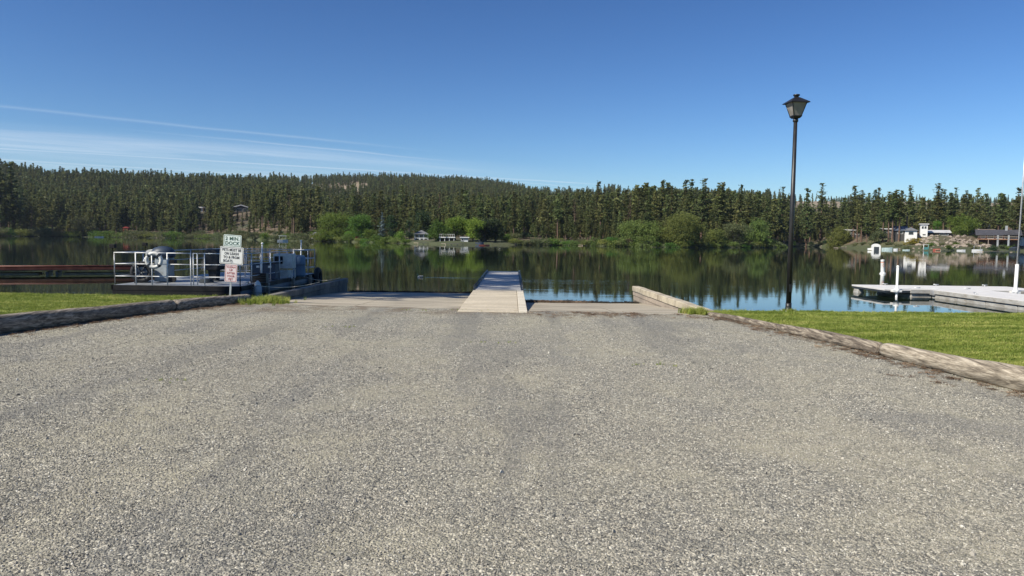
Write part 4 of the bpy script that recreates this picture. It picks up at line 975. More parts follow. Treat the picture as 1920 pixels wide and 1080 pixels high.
MB().add([(.22, -.016, .185), (.22, .016, .185), (.285, .012, .17), (.285, -.012, .17), (.22, -.016, .172), (.22, .016, .172), (.285, .012, .164), (.285, -.012, .164)], [(0, 1, 2, 3), (7, 6, 5, 4), (0, 4, 5, 1), (1, 5, 6, 2), (2, 6, 7, 3), (3, 7, 4, 0)]).build('bill', M['orange'], dk)
for s_ in (-1, 1): MB().ell((-.02, s_*.075, .07), (.14, .025, .05), 12, 8).build('wing', dm, dk)
# its wake: low ridges of water trailing to the right
wk = MB()
for (dy_, ln) in ((.0, 3.0), (-.25, 1.8)):
    n = 40; x0 = .25 if dy_ == 0 else 1.0
    V = []
    for i in range(n+1):
        x = p.x+x0+ln*i/n; y = p.y+dy_-.02*i/n*4+.03*math.sin(i*.7); w = .035*(1-.6*i/n); h = .004*(1-i/n)+.0006
        V += [(x, y-w, WZ+.0005), (x, y, WZ+h), (x, y+w, WZ+.0005)]
    wk.add(V, [(i*3+j, i*3+j+1, i*3+j+4, i*3+j+3) for i in range(n) for j in range(2)], True)
tag(wk.build('duck_wake', M['water'], None), kind='stuff')

# ------------------------------------------------------------------ trees
def tris_at(C, size, n, seed, flat=.45, spread=.5):
    g = np.random.default_rng(seed); C = np.repeat(np.asarray(C, float), n, axis=0); k = len(C)
    C = C+g.normal(0, 1, (k, 3))*spread*np.array([1, 1, flat])
    d1 = g.normal(0, 1, (k, 3)); d1[:, 2] *= .6; d1 /= np.linalg.norm(d1, axis=1)[:, None]
    d2 = g.normal(0, 1, (k, 3)); d2 -= (d2*d1).sum(1)[:, None]*d1; d2 /= np.linalg.norm(d2, axis=1)[:, None]
    s = size*g.uniform(.55, 1.3, k)[:, None]
    V = np.stack([C-d1*s*.5-d2*s*.3, C+d1*s*.6, C-d1*s*.3+d2*s*.5], 1).reshape(-1, 3)
    return V, np.arange(3*k).reshape(-1, 3)
def trunk_mb(H, r0, lean=0, seed=0, limbs=()):
    mb = MB(); n = 8; rr = random.Random(seed); pr = Vector((0, 0, -1.0)); q = r0*1.25
    for i in range(1, n+1):
        w = i/n; nx_ = Vector((lean*H*w*w+rr.uniform(-1, 1)*.05, rr.uniform(-1, 1)*.05, H*w)); r1 = max(.03, r0*(1-w)**.8)
        mb.tube(pr, nx_, q, r1, 8, caps=False); pr, q = nx_, r1
    for a, b, c in limbs: mb.tube(a, b, c, c*.35, 5, caps=False)
    return mb
def pine_parts(seed, H=18, cs=.32, Rm=2.7, ts=.42, nt=6, step=.5, mat='needles', conical=.8, dens=1.0):
    rr = random.Random(seed); C = []; limbs = []; z = cs*H
    lump = [rr.uniform(0, 6.28) for _ in range(4)]
    while z < H*.99:
        f = (z-cs*H)/(H*(1-cs)); pr = Rm*((1-f)**conical)*(.55+.45*min(1, f/.2))*(.88+.2*math.sin(z*1.3+lump[0])+.12*math.sin(z*2.9+lump[1]))+.22
        nb = max(2, int(round((5.2-2.5*f)*dens)))
        for _ in range(nb):
            a = rr.uniform(0, 6.28); Lb = pr*rr.uniform(.5, 1.18); rise = rr.uniform(-.12, .28)*Lb+(f-.35)*.4
            if rr.random() < .1: continue
            r = max(.18*Lb, .2)
            while r < Lb:
                C.append((r*math.cos(a), r*math.sin(a), z+rise*(r/Lb)**1.5)); r += step*1.15
            if f < .75: limbs.append(((0, 0, z-.1), (Lb*.85*math.cos(a), Lb*.85*math.sin(a), z+rise*.8), .035+.02*(1-f)))
        z += step*rr.uniform(.7, 1.3)
    for _ in range(6):  # dead stubs on the bare trunk
        a = rr.uniform(0, 6.28); zz = rr.uniform(.12, cs)*H; l_ = rr.uniform(.4, 1.3); limbs.append(((0, 0, zz), (l_*math.cos(a), l_*math.sin(a), zz+rr.uniform(-.2, .1)), .03))
    C.append((0, 0, H*.97)); C.append((0, 0, H*.985))
    V, F = tris_at(C, ts, nt, seed, .45, step*.42)
    cm = npmesh('crown', V, F, M[mat]); tb = trunk_mb(H*.97, .014*H+.04, 0, seed, limbs)
    return cm, tb
def pine(seed, bark='bark', **kw):
    cm, tb = pine_parts(seed, **kw); t = thing('pine_tree', None, None)
    c = bpy.data.objects.new('crown', cm); COL.objects.link(c); c.parent = t
    tb.build('trunk', M[bark], t); return t
def leafy_parts(seed, lobes, mat, ts=.36, ncl=260, nl=22, spread=.42):
    g = np.random.default_rng(seed); C = []
    vol = np.array([a[3]*a[4] for a in lobes]); pk = g.choice(len(lobes), ncl, p=vol/vol.sum())
    for k in pk:
        cx, cy_, cz, r, rz_ = lobes[k]; d = g.normal(0, 1, 3); d /= np.linalg.norm(d); q = g.uniform(.58, 1.2)
        if d[2] < -.6: d[2] *= -.5
        C.append((cx+d[0]*r*q, cy_+d[1]*r*q, cz+d[2]*rz_*q))
    V, F = tris_at(C, ts, nl, seed+1, .7, spread)
    return npmesh('crown', V, F, M[mat])
def leafy(label, u, v, y, Wd, H, mat, cat='tree', seed=1, name='leafy_tree', group=None, ts=None, trunk=True, low=.0, nl=None, lob=None, dens=1.0, zbase=None):
    """Wd, H in metres; stands on the land seen at photo pixel u and depth y"""
    x, _ = xy(u, y); z = land(u, y) if zbase is None else zbase
    rr = random.Random(seed); R_ = Wd/2; lobes = []
    nlb = lob or max(3, int(3+Wd*.7))
    for k in range(nlb):
        a = rr.uniform(0, 6.28); q = rr.uniform(.3, .68)*R_; r = R_*rr.uniform(.45, .62); hz = H*rr.uniform(low+.2, .78)
        rz_ = min(r*1.05, H*.3); hz = min(hz, H-rz_); lobes.append((q*math.cos(a), q*math.sin(a), max(hz, rz_*.85+low*H), r, rz_))
    lobes.append((0, 0, H-min(R_*.6, H*.3), R_*.55, min(R_*.6, H*.3)))
    area = Wd*H; ncl = int(area*5.5*dens)+30; 
    t = thing(name, label, cat, (x, y, z-.1), 0, group)
    s = ts or (.34 if Wd > 5 else .26)
    c = bpy.data.objects.new('crown', leafy_parts(seed, lobes, mat, s, ncl, nl or 16, s*1.15)); COL.objects.link(c); c.parent = t
    if trunk:
        limbs = [((0, 0, H*.15), (l[0]*.8, l[1]*.8, l[2]), .02*H+.02) for l in lobes[:6]]
        trunk_mb(H*.6, .02*H+.06, 0, seed, limbs).build('trunk', M['bark_grey'], t)
    return t
def ysolve(u, vb, ya, yb_):
    best = min((abs(gv(u, y)-vb), y) for y in np.linspace(ya, yb_, 80)); return float(best[1])
def pw(px, y): return px*y/FPX      # photo pixels to metres at depth y

# off to the left of the picture: the pines whose shade falls on the barge and the ramp
for k, (x, y, H, Rm) in enumerate(((-20.6, 13.6, 29, 4.8), (-25, 20.0, 31, 4.8), (-26.5, 24.0, 24, 3.8), (-30, 27, 31, 4.6), (-22.0, 17.2, 29, 4.8))):
    t = pine(900+k, H=H, cs=.52, Rm=Rm, ts=.3, nt=13, step=.5, dens=1.3, conical=.55); t.location = (x, y, 0)
    tag(t, ('tall pine on the left bank beside the lawn, outside the picture', 'pine farthest left on the left bank behind the lawn', 'shorter pine near the water on the left bank', 'far pine at the water side of the left bank', 'middle pine of the left bank group')[k], 'tree')

# prototypes of the forest pines; each is used once itself, then copied
specs = [dict(H=19, cs=.28, Rm=3.3), dict(H=18, cs=.33, Rm=3.0), dict(H=20, cs=.24, Rm=3.8), dict(H=17, cs=.2, Rm=3.3), dict(H=18.5, cs=.42, Rm=3.0), dict(H=16, cs=.14, Rm=3.7), dict(H=19, cs=.3, Rm=2.7), dict(H=15, cs=.08, Rm=3.8), dict(H=18, cs=.48, Rm=2.6), dict(H=17, cs=.25, Rm=3.0)]
protos_ = [pine(100+k, ts=.5, nt=9, step=.55, conical=(.9, .8, 1.0, .9, .75, 1.05, .85, 1.1, .7, .95)[k], **s) for k, s in enumerate(specs)]
brown_p = pine(150, H=15, cs=.3, Rm=1.8, ts=.36, nt=4, step=.55, mat='needles_brown')
used = set()
def place_pine(k, u, y, sc, label, group, z=None):
    p0 = protos_[k] if isinstance(k, int) else k
    t = p0 if id(p0) not in used else copy_tree(p0); used.add(id(p0))
    x, _ = xy(u, y); t.location = (x, y, (land(u, y) if z is None else z)-.15); t.rotation_euler = (random.gauss(0, .018), random.gauss(0, .018), random.uniform(0, 6.28))
    t.scale = (sc*random.uniform(.98, 1.3), sc*random.uniform(.98, 1.3), sc)
    for key, v in (('label', label), ('category', 'tree'), ('group', group)):
        if v: t[key] = v
        elif key in t: del t[key]
    return t
def place_v(k, u, vt, y, label):       # a pine whose top is seen at photo pixel (u, vt)
    H = specs[k]['H']; z = land(u, y); zt = Q(u, vt, y).z; return place_pine(k, u, y, (zt-z)/H, label, None)
placed = []
def clear(u, y, gap):
    x, _ = xy(u, y)
    for (a, b) in placed:
        if (a-x)**2+(b-y)**2 < gap*gap: return False
    placed.append((x, y)); return True
HOUSES = []      # (u0, u1, depth) windows kept free of trees in front
def in_view_gap(u, t_, y):
    for (u0, u1, yh, fr) in HOUSES:
        if u0 < u < u1 and yh-fr < y < yh+4: return True
    return False
YL, YP = ysolve(452, 399, 400, 620), ysolve(382, 397, 400, 620); print('lodge depth', YL, YP)
HOUSES += [(434, 474, YL+8, 400), (371, 391, YP+8, 400), (404, 434, YL+12, 34), (352, 371, YP+12, 30), (576, 610, 300, 60), (770, 960, 240, 90), (664, 680, 300, 90), (1682, 1800, 264, 90), (1800, 1925, 264, 90), (224, 246, 385, 60), (640, 770, 262, 90), (1645, 1682, 266, 12)]
for (k, u, vt, y, lb) in (
    (2, 1536, 343, 352, 'tall full pine standing above the forest line just right of the lamp post'),
    (5, 1901, 352, 247, 'broad dark conifer at the right edge beside the brown lake house'),
    (7, 1824, 351, 275, 'wide pointed conifer rising behind the brown lake house roof'),
    (2, 1757, 353, 283, 'tall dark pine rising right of the white two-storey house'),
    (0, 1597, 347, 300, 'pointed pine behind the dark house under the trees on the right'),
    (3, 1640, 351, 290, 'full pine behind the white boathouse on the right shore'),
    (3, 1510, 352, 330, 'slender pine close right of the lamp post at the right shore'),
    (2, 1318, 334, 262, 'tallest pine top above the willows right of centre'),
    (0, 1240, 338, 262, 'thin topped pine rising behind the leftmost big willow'),
    (3, 1283, 336, 268, 'thin forked-looking pine top above the largest willow'),
    (0, 1350, 340, 262, 'isolated pointed pine top left of the lamp post'),
    (5, 6, 296, 345, 'tallest dark pine at the left edge of the picture'),
    (3, 26, 303, 350, 'second tall dark pine from the left edge'),
    (1, 755, 346, 300, 'pine standing taller than its neighbours above the dark round tree'),
    (5, 1118, 340, 300, 'small pointed pine on the skyline right of centre')):
    place_v(k, u, vt, y, lb)
BINS = [(-999, 60, 'at the far left end of the wooded shore'), (60, 130, 'behind the shrubs left of the dull green bushy tree'), (130, 215, 'around the dull green bushy tree on the left shore'), (215, 290, 'around the red play structure on the left shore'), (290, 365, 'between the red play structure and the hillside houses'),
        (365, 425, 'around the small pale hillside house'), (425, 490, 'around the white gabled hillside lodge'), (490, 545, 'on the dry slope right of the gabled lodge'), (545, 600, 'behind the small white lakeside cabin'), (600, 680, 'behind the big bright green shore trees'), (680, 760, 'behind the blue spruce'),
        (760, 830, 'behind the white two-storey house with the hip roof'), (830, 900, 'behind the white porch'), (900, 1000, 'behind the dark trees and the white folded umbrella'), (1000, 1060, 'just left of the bare slope in the middle'), (1060, 1120, 'above the thin pale dock right of the middle'), (1120, 1180, 'left of the willow row'),
        (1180, 1240, 'behind the leftmost willow'), (1240, 1320, 'behind the largest willow'), (1320, 1400, 'behind the low willow and dark shrub'), (1400, 1480, 'behind the willow nearest to the lamp post'), (1480, 1550, 'right of the lamp post'), (1550, 1620, 'behind the weeping willow'), (1620, 1700, 'behind the arched boathouse and dark house'),
        (1700, 1780, 'behind the white bungalow and tower house'), (1780, 1860, 'behind the big maple and tan house'), (1860, 9999, 'behind the brown lake house at the right edge')]
def pine_label(u, tt, s):
    wh = next(w for a, b, w in BINS if a <= u < b); row = 'front-row' if tt < 28 else ('second-row' if tt < 70 else 'back-row'); sz = 'tall' if s > .97 else ('short' if s < .84 else 'mid-sized')
    return '%s %s pine %s' % (sz, row, wh), '%s pines %s, %s' % (row, wh, sz)
zones = [(-60, 600, 120, 3, 130), (600, 1000, 60, 20, 130), (1000, 1480, 66, 12, 130), (1480, 1980, 50, 8, 130)]
def forest_scale(u):     # trees at the left edge of the picture and in the middle are lower in the photo
    return tab(u, [0, 300, 600, 620, 1000, 1030, 1130, 1170, 1480, 1500, 1900], [.95, .92, .9, .84, .82, .8, .82, .98, 1.0, .95, .92])
for (u0, u1, cnt, t0, t1) in zones:
    n_ = 0; tries = 0
    while n_ < cnt and tries < 6000:
        tries += 1
        u = random.uniform(u0, u1); tt = t0+(t1-t0)*random.random()**1.3; y = float(shoreD(u))+tt
        if in_view_gap(u, tt, y) or not clear(u, y, 4.2): continue
        if 400 < u < 540 and tt < 60 and random.random() < .55: continue
        if 1010 < u < 1090 and tt < 30 and random.random() < .5: continue
        if u > 1700 and tt < 45: continue
        k = random.randrange(10); rs = random.choice((random.uniform(.6, .85), random.uniform(.8, 1.0), random.uniform(.9, 1.16))); lab, grp = pine_label(u, tt, rs); place_pine(k, u, y, forest_scale(u)*rs, lab, grp); n_ += 1
for i_, (u, dt) in enumerate(((60, 8), (200, 20), (545, 40), (822, 70), (1180, 30), (1075, 40))):
    place_pine(brown_p, u, float(shoreD(u))+dt, random.uniform(.8, 1.05), 'thin dead or browning pine among the green ones on the far shore', 'browning pines on the far shore')
# bare-trunked pines in front on the right shore
for i_, u in enumerate((1500, 1507, 1516, 1604, 1612, 1652, 1663, 1670, 1676, 1682)):
    y = float(shoreD(u))+(9 if u < 1600 else 13)+random.uniform(-2, 2); place_pine(8 if i_ % 2 else 4, u, y, random.uniform(.85, 1.0), 'tall bare-trunked pine close to the water on the right shore', 'bare-trunked pines on the right shore')

# the forest beyond: one mass
far_p = []
for k in range(9):
    H = (14, 16, 12, 15, 17, 11, 15, 13, 16)[k]
    cm, tb = pine_parts(300+k, H=H, cs=(.2, .3, .15, .35, .25, .1, .3, .2, .4)[k], Rm=(3.1, 2.8, 3.1, 2.7, 3.2, 2.8, 2.5, 3.0, 2.7)[k], ts=.8, nt=7, step=.8, conical=.8)
    o = tb.build('forest_pine', M['bark'], None); COL.objects.unlink(o)
    me = o.data; nv0 = len(me.vertices); nn = MB(); 
    V = [tuple(v.co) for v in me.vertices]; F = [tuple(p.vertices) for p in me.polygons]; mi = [0]*len(F)
    V2 = [tuple(v.co) for v in cm.vertices]; F2 = [tuple(q+nv0 for q in p.vertices) for p in cm.polygons]; mi += [1]*len(F2)
    m2 = bpy.data.meshes.new('forest_pine'); m2.from_pydata(V+V2, [], F+F2); m2.materials.append(M['bark']); m2.materials.append(M['needles']); m2.polygons.foreach_set('material_index', mi); m2.update()
    far_p.append(proto('forest_pine', m2))
def rock_gap(u, y):
    v = gv(u, y)
    if 560 < u < 690 and y > 800 and 349 < v < 366+3*mnoise.noise(Vector((u*.05, 0, 0))): return True
    if 1028 < u < 1240 and y > 650 and 364 < v < 384+5*mnoise.noise(Vector((u*.04, 3, 0))): return True
    return False
pts, scl = [], []
tries = 0
while len(pts) < 18500 and tries < 200000:
    tries += 1
    u = random.uniform(-250, 2150); D = float(shoreD(u)); ymax = Y2(u)+120; t0 = 28 if u < 620 else (60 if u < 1000 else 35)
    y = math.sqrt(random.uniform((D+t0)**2, ymax**2)); tt = y-D
    if tt < 160 and in_view_gap(u, tt, y): continue
    x, _ = xy(u, y); dn = mnoise.noise(Vector((x*.012, y*.012, 5)))
    if u > 1440 and tt > 190:
        if random.random() < .94-.5*max(0, dn): continue
    elif tt > 170 and dn < -.42: continue
    if rock_gap(u, y): 
        if random.random() < .9: continue
    if u < 620 and tt < 110 and random.random() < .25: continue
    s = random.choice((random.uniform(.55, .85), random.uniform(.8, 1.0), random.uniform(.9, 1.15)))
    if tt < 200: s *= forest_scale(u)*1.08
    if tt > 300: s *= .85
    pts.append((x, y, land(u, y)-.2)); scl.append(s)
for _ in range(2600):      # young trees under the first rows
    u = random.uniform(-60, 1700); tt = random.uniform(10, 75)
    if 600 < u < 1000: tt += 15
    y = float(shoreD(u))+tt
    if in_view_gap(u, tt, y) or (1425 < u and tt < 14) or (470 < u < 545 and random.random() < .6): continue
    x, _ = xy(u, y); pts.append((x, y, land(u, y)-.2)); scl.append(random.choice((random.uniform(.2, .4), random.uniform(.35, .62))))
o = scatter('pine_forest', pts, scl, far_p, 0.03, seed=11); tag(o, kind='stuff')

# ------------------------------------------------------------------ leafy trees and bushes on the far shore
def LT(label, u0, u1, vt, mat, dt, seed, cat='tree', name='leafy_tree', **kw):
    u = (u0+u1)/2; y = float(shoreD(u))+dt; z = land(u, y); H = Q(u, vt, y).z-z; return leafy(label, u, 0, y, pw(u1-u0, y), max(.6, H), mat, cat, seed, name, **kw)
LT('large dull green bushy tree at the water on the left far shore', 134, 178, 404, 'leaf_olive', 5, 1, low=-.1)
LT('big bright green spreading tree left of the round twin crowns, above the water', 594, 668, 400, 'leaf_green', 6, 2, low=-.2, dens=1.6)
LT('bright green rounded tree right of the biggest one on the middle shore', 652, 710, 402, 'leaf_green', 8, 3, low=-.15, dens=1.5)
LT('low light green bush in front of the biggest green tree', 640, 668, 434, 'leaf_bright', 4, 4, 'bush', 'bush', trunk=False, low=-.2)
LT('green bush between the red shed and the blue spruce', 680, 708, 430, 'leaf_green', 6, 5, 'bush', 'bush', trunk=False, low=-.2)
sp = pine(160, H=11, cs=.04, Rm=2.7, ts=.36, nt=16, step=.4, mat='needles_blue', conical=1.05); y = float(shoreD(717))+4; x, _ = xy(716, y); sp.location = (x, y, land(716, y)); sp.name = 'blue_spruce'
H_ = (Q(717, 398, y).z-land(717, y))/11; sp.scale = (H_*.95, H_*.95, H_); tag(sp, 'pale blue spruce on the middle far shore', 'tree')
LT('very dark round tree beside the blue spruce', 720, 744, 404, 'leaf_dark', 7, 6, low=-.15, dens=1.8)
LT('green shrub at the foot of the blue spruce and the dark tree', 702, 730, 437, 'leaf_green', 4, 7, 'bush', 'bush', trunk=False, low=-.2)
LT('rounded fresh green bush left of the white two-storey house', 737, 759, 431, 'leaf_bright', 5, 8, 'bush', 'bush', trunk=False, low=-.2)
LT('dark reddish green small tree left of the white two-storey house', 758, 775, 413, 'leaf_dark', 8, 9)
LT('dark leafy tree behind the roof of the white two-storey house', 774, 814, 396, 'leaf_dark', 30, 10, dens=1.5)
LT('green tree between the white house and the white porch', 802, 838, 412, 'leaf_green', 6, 11, low=-.2, dens=1.5)
LT('bright green round crowned tree above the white porch', 830, 876, 406, 'leaf_bright', 15, 12, low=.1, dens=1.5)
LT('bright green round tree right of the white porch', 868, 904, 409, 'leaf_bright', 8, 13, low=-.1, dens=1.5)
LT('dark green tree over the blue boats on the middle shore', 890, 926, 412, 'leaf_dark', 8, 14, low=-.1, dens=1.6)
LT('dark green tree left of the white column on the middle shore', 912, 944, 410, 'leaf_dark', 9, 15, low=-.1, dens=1.6)
LT('low green bush right of the white column on the middle shore', 940, 962, 444, 'leaf_green', 6, 16, 'bush', 'bush', trunk=False, low=-.2)
LT('wide willow at the left end of the willow row right of centre', 1162, 1240, 415, 'leaf_willow', 4, 17, low=-.25, dens=1.4)
LT('largest willow, in the middle of the willow row right of centre', 1232, 1328, 398, 'leaf_willow', 4, 18, low=-.2, dens=1.4)
LT('low willow between the largest one and the lamp post side one', 1316, 1366, 428, 'leaf_willow', 3, 19, low=-.25, dens=1.2)
LT('dark spreading shrub under the pines left of the lamp post', 1348, 1402, 418, 'leaf_olive', 4, 20, low=-.2, dens=1.2)
LT('willow nearest to the lamp post in the row right of centre', 1386, 1444, 410, 'leaf_willow', 4, 21, low=-.2, dens=1.3)
LT('rounded low bush at the water just left of the lamp post', 1420, 1452, 446, 'leaf_green', 4, 22, 'bush', 'bush', trunk=False, low=-.2)
LT('weeping willow standing alone on the right far shore', 1551, 1594, 423, 'leaf_willow', 4, 23, low=-.25, dens=1.6)
LT('olive green bush left of the white boathouse', 1632, 1662, 432, 'leaf_olive', 10, 24, 'bush', 'bush', trunk=False, low=-.1)
LT('yellow flowering bush on the bank below the white houses', 1695, 1723, 446, 'leaf_yellow', 9, 25, 'bush', 'bush', trunk=False, low=-.2)
LT('yellow green tree right of the white two-storey tower house', 1741, 1760, 413, 'leaf_bright', 48, 26)
LT('big dark green maple left of the brown lake house', 1772, 1824, 402, 'leaf_green', 32, 27, low=-.2, dens=1.6)
LT('round clipped bush in front of the tan roofed house', 1822, 1833, 437, 'leaf_dark', 24, 28, 'bush', 'bush', trunk=False, low=-.2)
LT('wide green hedge at the water under the brown lake house', 1862, 1905, 452, 'leaf_green', 8, 29, 'bush', 'bush', trunk=False, low=-.3)
for i_, (u, dt, s) in enumerate(((436, 45, .5), (446, 70, .42), (455, 30, .5), (463, 80, .4), (471, 50, .5), (376, 50, .55), (386, 70, .5), (381, 30, .5), (441, 18, .45), (468, 15, .5))):
    place_pine((7, 5, 3)[i_ % 3], u, float(shoreD(u))+dt, s, 'small young pine on the slope below the hillside houses of the left shore', 'young pines below the hillside houses')
# small shrubs along the water, alike
def shrub(u, dt, w, vt, mat, lab, grp, seed):
    y = float(shoreD(u))+dt; H = max(.8, Q(u, vt, y).z-land(u, y)); leafy(lab, u, 0, y, pw(w, y), H, mat, 'bush', seed, 'bush', grp, trunk=False, low=-.2, dens=.8)
k = 60
for u in list(range(-20, 134, 17))+list(range(180, 600, 21)):
    k += 1; shrub(u+random.uniform(-5, 5), random.uniform(.2, 2.5), random.uniform(24, 44), float(np.interp(u, [0, 100, 300, 600], [427, 430, 436, 440]))+random.uniform(-3, 3), random.choice(['leaf_olive', 'leaf_green', 'leaf_olive', 'leaf_willow']), 'low green shrub at the water line of the left far shore', 'shrubs along the left far shore', k)
for u in list(range(600, 770, 18))+list(range(1150, 1460, 17)):
    k += 1; shrub(u+random.uniform(-5, 5), random.uniform(.0, 1.0), random.uniform(20, 34), float(np.interp(u, [600, 770, 1150, 1460], [443, 446, 452, 456]))+random.uniform(-6, 3), random.choice(['leaf_olive', 'leaf_green', 'leaf_willow']), 'green shrub at the foot of the big trees and willows, touching the water', 'shrubs at the foot of the big shore trees', k)
for u in list(range(962, 1180, 14)):
    k += 1; shrub(u+random.uniform(-5, 5), random.uniform(.0, 2.0), random.uniform(22, 40), 448+random.uniform(-5, 4), random.choice(['leaf_olive', 'leaf_green', 'leaf_willow']), 'low green shrub at the water between the middle houses and the willows', 'shrubs left of the willows', k)
for u in list(range(612, 800, 17))+list(range(905, 985, 15)):
    k += 1; shrub(u+random.uniform(-5, 5), random.uniform(17, 26), random.uniform(24, 36), random.uniform(434, 445), random.choice(['leaf_olive', 'leaf_green', 'leaf_dark', 'leaf_olive']), 'green bush filling the ground under the pines behind the middle shore', 'bushes under the pines of the middle shore', k)
for u in list(range(10, 600, 25)):
    k += 1; shrub(u+random.uniform(-8, 8), random.uniform(9, 22), random.uniform(20, 34), float(np.interp(u, [0, 100, 300, 600], [423, 426, 432, 438]))+random.uniform(-3, 4), random.choice(['leaf_olive', 'leaf_dark', 'leaf_olive']), 'dull green bush under the first pines of the left far shore', 'bushes under the first pines of the left shore', k)
for u in list(range(1458, 1560, 15))+list(range(1600, 1910, 16)):
    k += 1; vt = float(np.interp(u, [1458, 1560, 1700, 1900], [452, 452, 460, 461])); shrub(u+random.uniform(-5, 5), random.uniform(.3, 11), random.uniform(10, 22), vt+random.uniform(-2, 2), random.choice(['leaf_olive', 'leaf_green', 'leaf_olive', 'leaf_dark']), 'low shrub on the bank of the right far shore', 'shrubs along the right far shore', k)

# ------------------------------------------------------------------ houses
def house(label, u, vb, y, wpx, hpx, depth, roof, wall, roofm, rise=None, ridge='x', over=.5, wins=(), door=None, rz=0, th=.18, cat='house', name='house', chimney=False, deck=None, found=2.5, flat=False, gable_front=False):
    """u = centre, vb = base pixel, widths in photo pixels at depth y; windows as (x0, x1, z0, z1) fractions of the front"""
    p = Q(u, vb, y); W, Hh = pw(wpx, y), pw(hpx, y); rz = rz-.9*math.atan((u-960)/FPX)
    t = thing(name, label, cat, (p.x, y, p.z), rz)
    MB().box((-W/2, 0, -found), (W/2, depth, Hh)).build('wall', wall, t)
    rs = rise if rise is not None else W*.18
    rf = MB(); o_ = over
    if roof == 'gable_x':      # ridge runs along x
        pr = [(-o_, Hh-.1), (depth/2, Hh+rs), (depth+o_, Hh-.1), (depth+o_, Hh-.1-th), (depth/2, Hh+rs-th), (-o_, Hh-.1-th)]
        rf.slab(pr, 'x', -W/2-o_, W/2+o_)
        MB().slab([(.02, Hh-.02), (depth/2, Hh+rs-.2), (depth-.02, Hh-.02)], 'x', -W/2+.02, W/2-.02).build('gable', wall, t)
    elif roof == 'gable_y':
        pr = [(-W/2-o_, Hh-.1), (0, Hh+rs), (W/2+o_, Hh-.1), (W/2+o_, Hh-.1-th), (0, Hh+rs-th), (-W/2-o_, Hh-.1-th)]
        rf.slab(pr, 'y', -o_, depth+o_)
        MB().slab([(-W/2+.02, Hh-.02), (0, Hh+rs-.2), (W/2-.02, Hh-.02)], 'y', .02, depth-.02).build('gable', wall, t)
    elif roof == 'hip':
        a = W/2+o_; i = max(.1, W/2-depth*.45)
        rf.add([(-a, -o_, Hh), (a, -o_, Hh), (a, depth+o_, Hh), (-a, depth+o_, Hh), (-i, depth/2, Hh+rs), (i, depth/2, Hh+rs)], [(0, 1, 5, 4), (1, 2, 5), (2, 3, 4, 5), (3, 0, 4), (3, 2, 1, 0)])
    elif roof == 'shed':
        rf.slab([(-o_, Hh), (depth+o_, Hh+rs), (depth+o_, Hh+rs+th), (-o_, Hh+th)], 'x', -W/2-o_, W/2+o_)
    elif roof == 'flat': rf.box((-W/2-o_, -o_, Hh+.003), (W/2+o_, depth+o_, Hh+.28))
    r_ = rf.build('roof', roofm, t)
    if chimney: MB().box((W*.18, depth*.4, Hh), (W*.18+.7, depth*.4+.6, Hh+rs+1.3)).build('chimney', M['wall_grey'], r_)
    for w in wins:
        x0, x1, z0, z1 = -W/2+w[0]*W, -W/2+w[1]*W, w[2]*Hh, w[3]*Hh
        fr = MB().box((x0-.08, -.06, z0-.08), (x1+.08, -.002, z0)).box((x0-.08, -.06, z1), (x1+.08, -.002, z1+.08)).box((x0-.08, -.06, z0), (x0, -.002, z1)).box((x1, -.06, z0), (x1+.08, -.002, z1)).build('window', M['white'] if wall is not M['wall_white'] else M['wall_grey'], t)
        MB().box((x0, -.03, z0), (x1, -.01, z1)).build('pane', M['pane'], fr)
    if door:
        x0, x1 = -W/2+door[0]*W, -W/2+door[1]*W; MB().box((x0, -.07, 0), (x1, -.003, door[2]*Hh)).build('door', door[3] if len(door) > 3 else M['wall_dark'], t)
    if deck:
        d = MB().box((-W/2-deck[1], -deck[0], -.25), (W/2+deck[2], -.004, -.05)).build('deck', M['wall_wood'], t)
        n_ = 5
        for k_ in range(n_): x = -W/2-deck[1]+.1+(W+deck[1]+deck[2]-.3)*k_/(n_-1); MB().box((x, -deck[0]+.05, -found), (x+.16, -deck[0]+.2, -.26)).build('deck_post', M['timber'], t)
        MB().box((-W/2-deck[1], -deck[0]-.03, .75), (W/2+deck[2], -deck[0]+.03, .85)).box((-W/2-deck[1], -deck[0]-.03, .35), (W/2+deck[2], -deck[0]+.03, .4)).build('deck_rail', M['timber'], d)
    return t
HW = M
house('grey hillside lodge with a white gable roof above the left far shore', 452, 399, YL, 40, 9, 9, 'gable_y', M['wall_dark'], M['roof_white'], rise=2.2, th=.6, wins=((.3, .55, .15, .85), (.6, .8, .15, .85), (.1, .25, .2, .8)), deck=(2, .5, .5), found=4)
house('small pale hillside house left of the white gabled lodge', 382, 397, YP, 24, 8, 8, 'gable_x', M['wall_white'], M['roof_white'], rise=1.2, th=.4, wins=((.12, .3, .2, .8), (.5, .75, .2, .8)), found=4)
house('small white lakeside cabin with grey hip roof at the left of the big green tree', 592, 449, float(shoreD(592))+7, 17, 9, 4, 'hip', M['wall_white'], M['roof_grey'], rise=1.0, wins=((.35, .6, .1, .75), (.7, .9, .3, .75)), cat='cabin', name='cabin')
house('small red shed on the middle far shore', 672, 453, float(shoreD(672))+4, 10, 8, 2.4, 'gable_y', M['wall_red'], M['wall_red'], rise=.5, over=.15, door=(.3, .7, .75), cat='shed', name='shed')
house('white two-storey house with grey hip roof on the middle far shore', 790, 453, float(shoreD(790))+14, 26, 14, 7, 'hip', M['wall_white'], M['roof_grey'], rise=1.3, wins=((.08, .3, .58, .9), (.38, .6, .58, .9), (.7, .92, .58, .9), (.1, .3, .1, .4), (.45, .6, .05, .4), (.72, .9, .1, .4)))
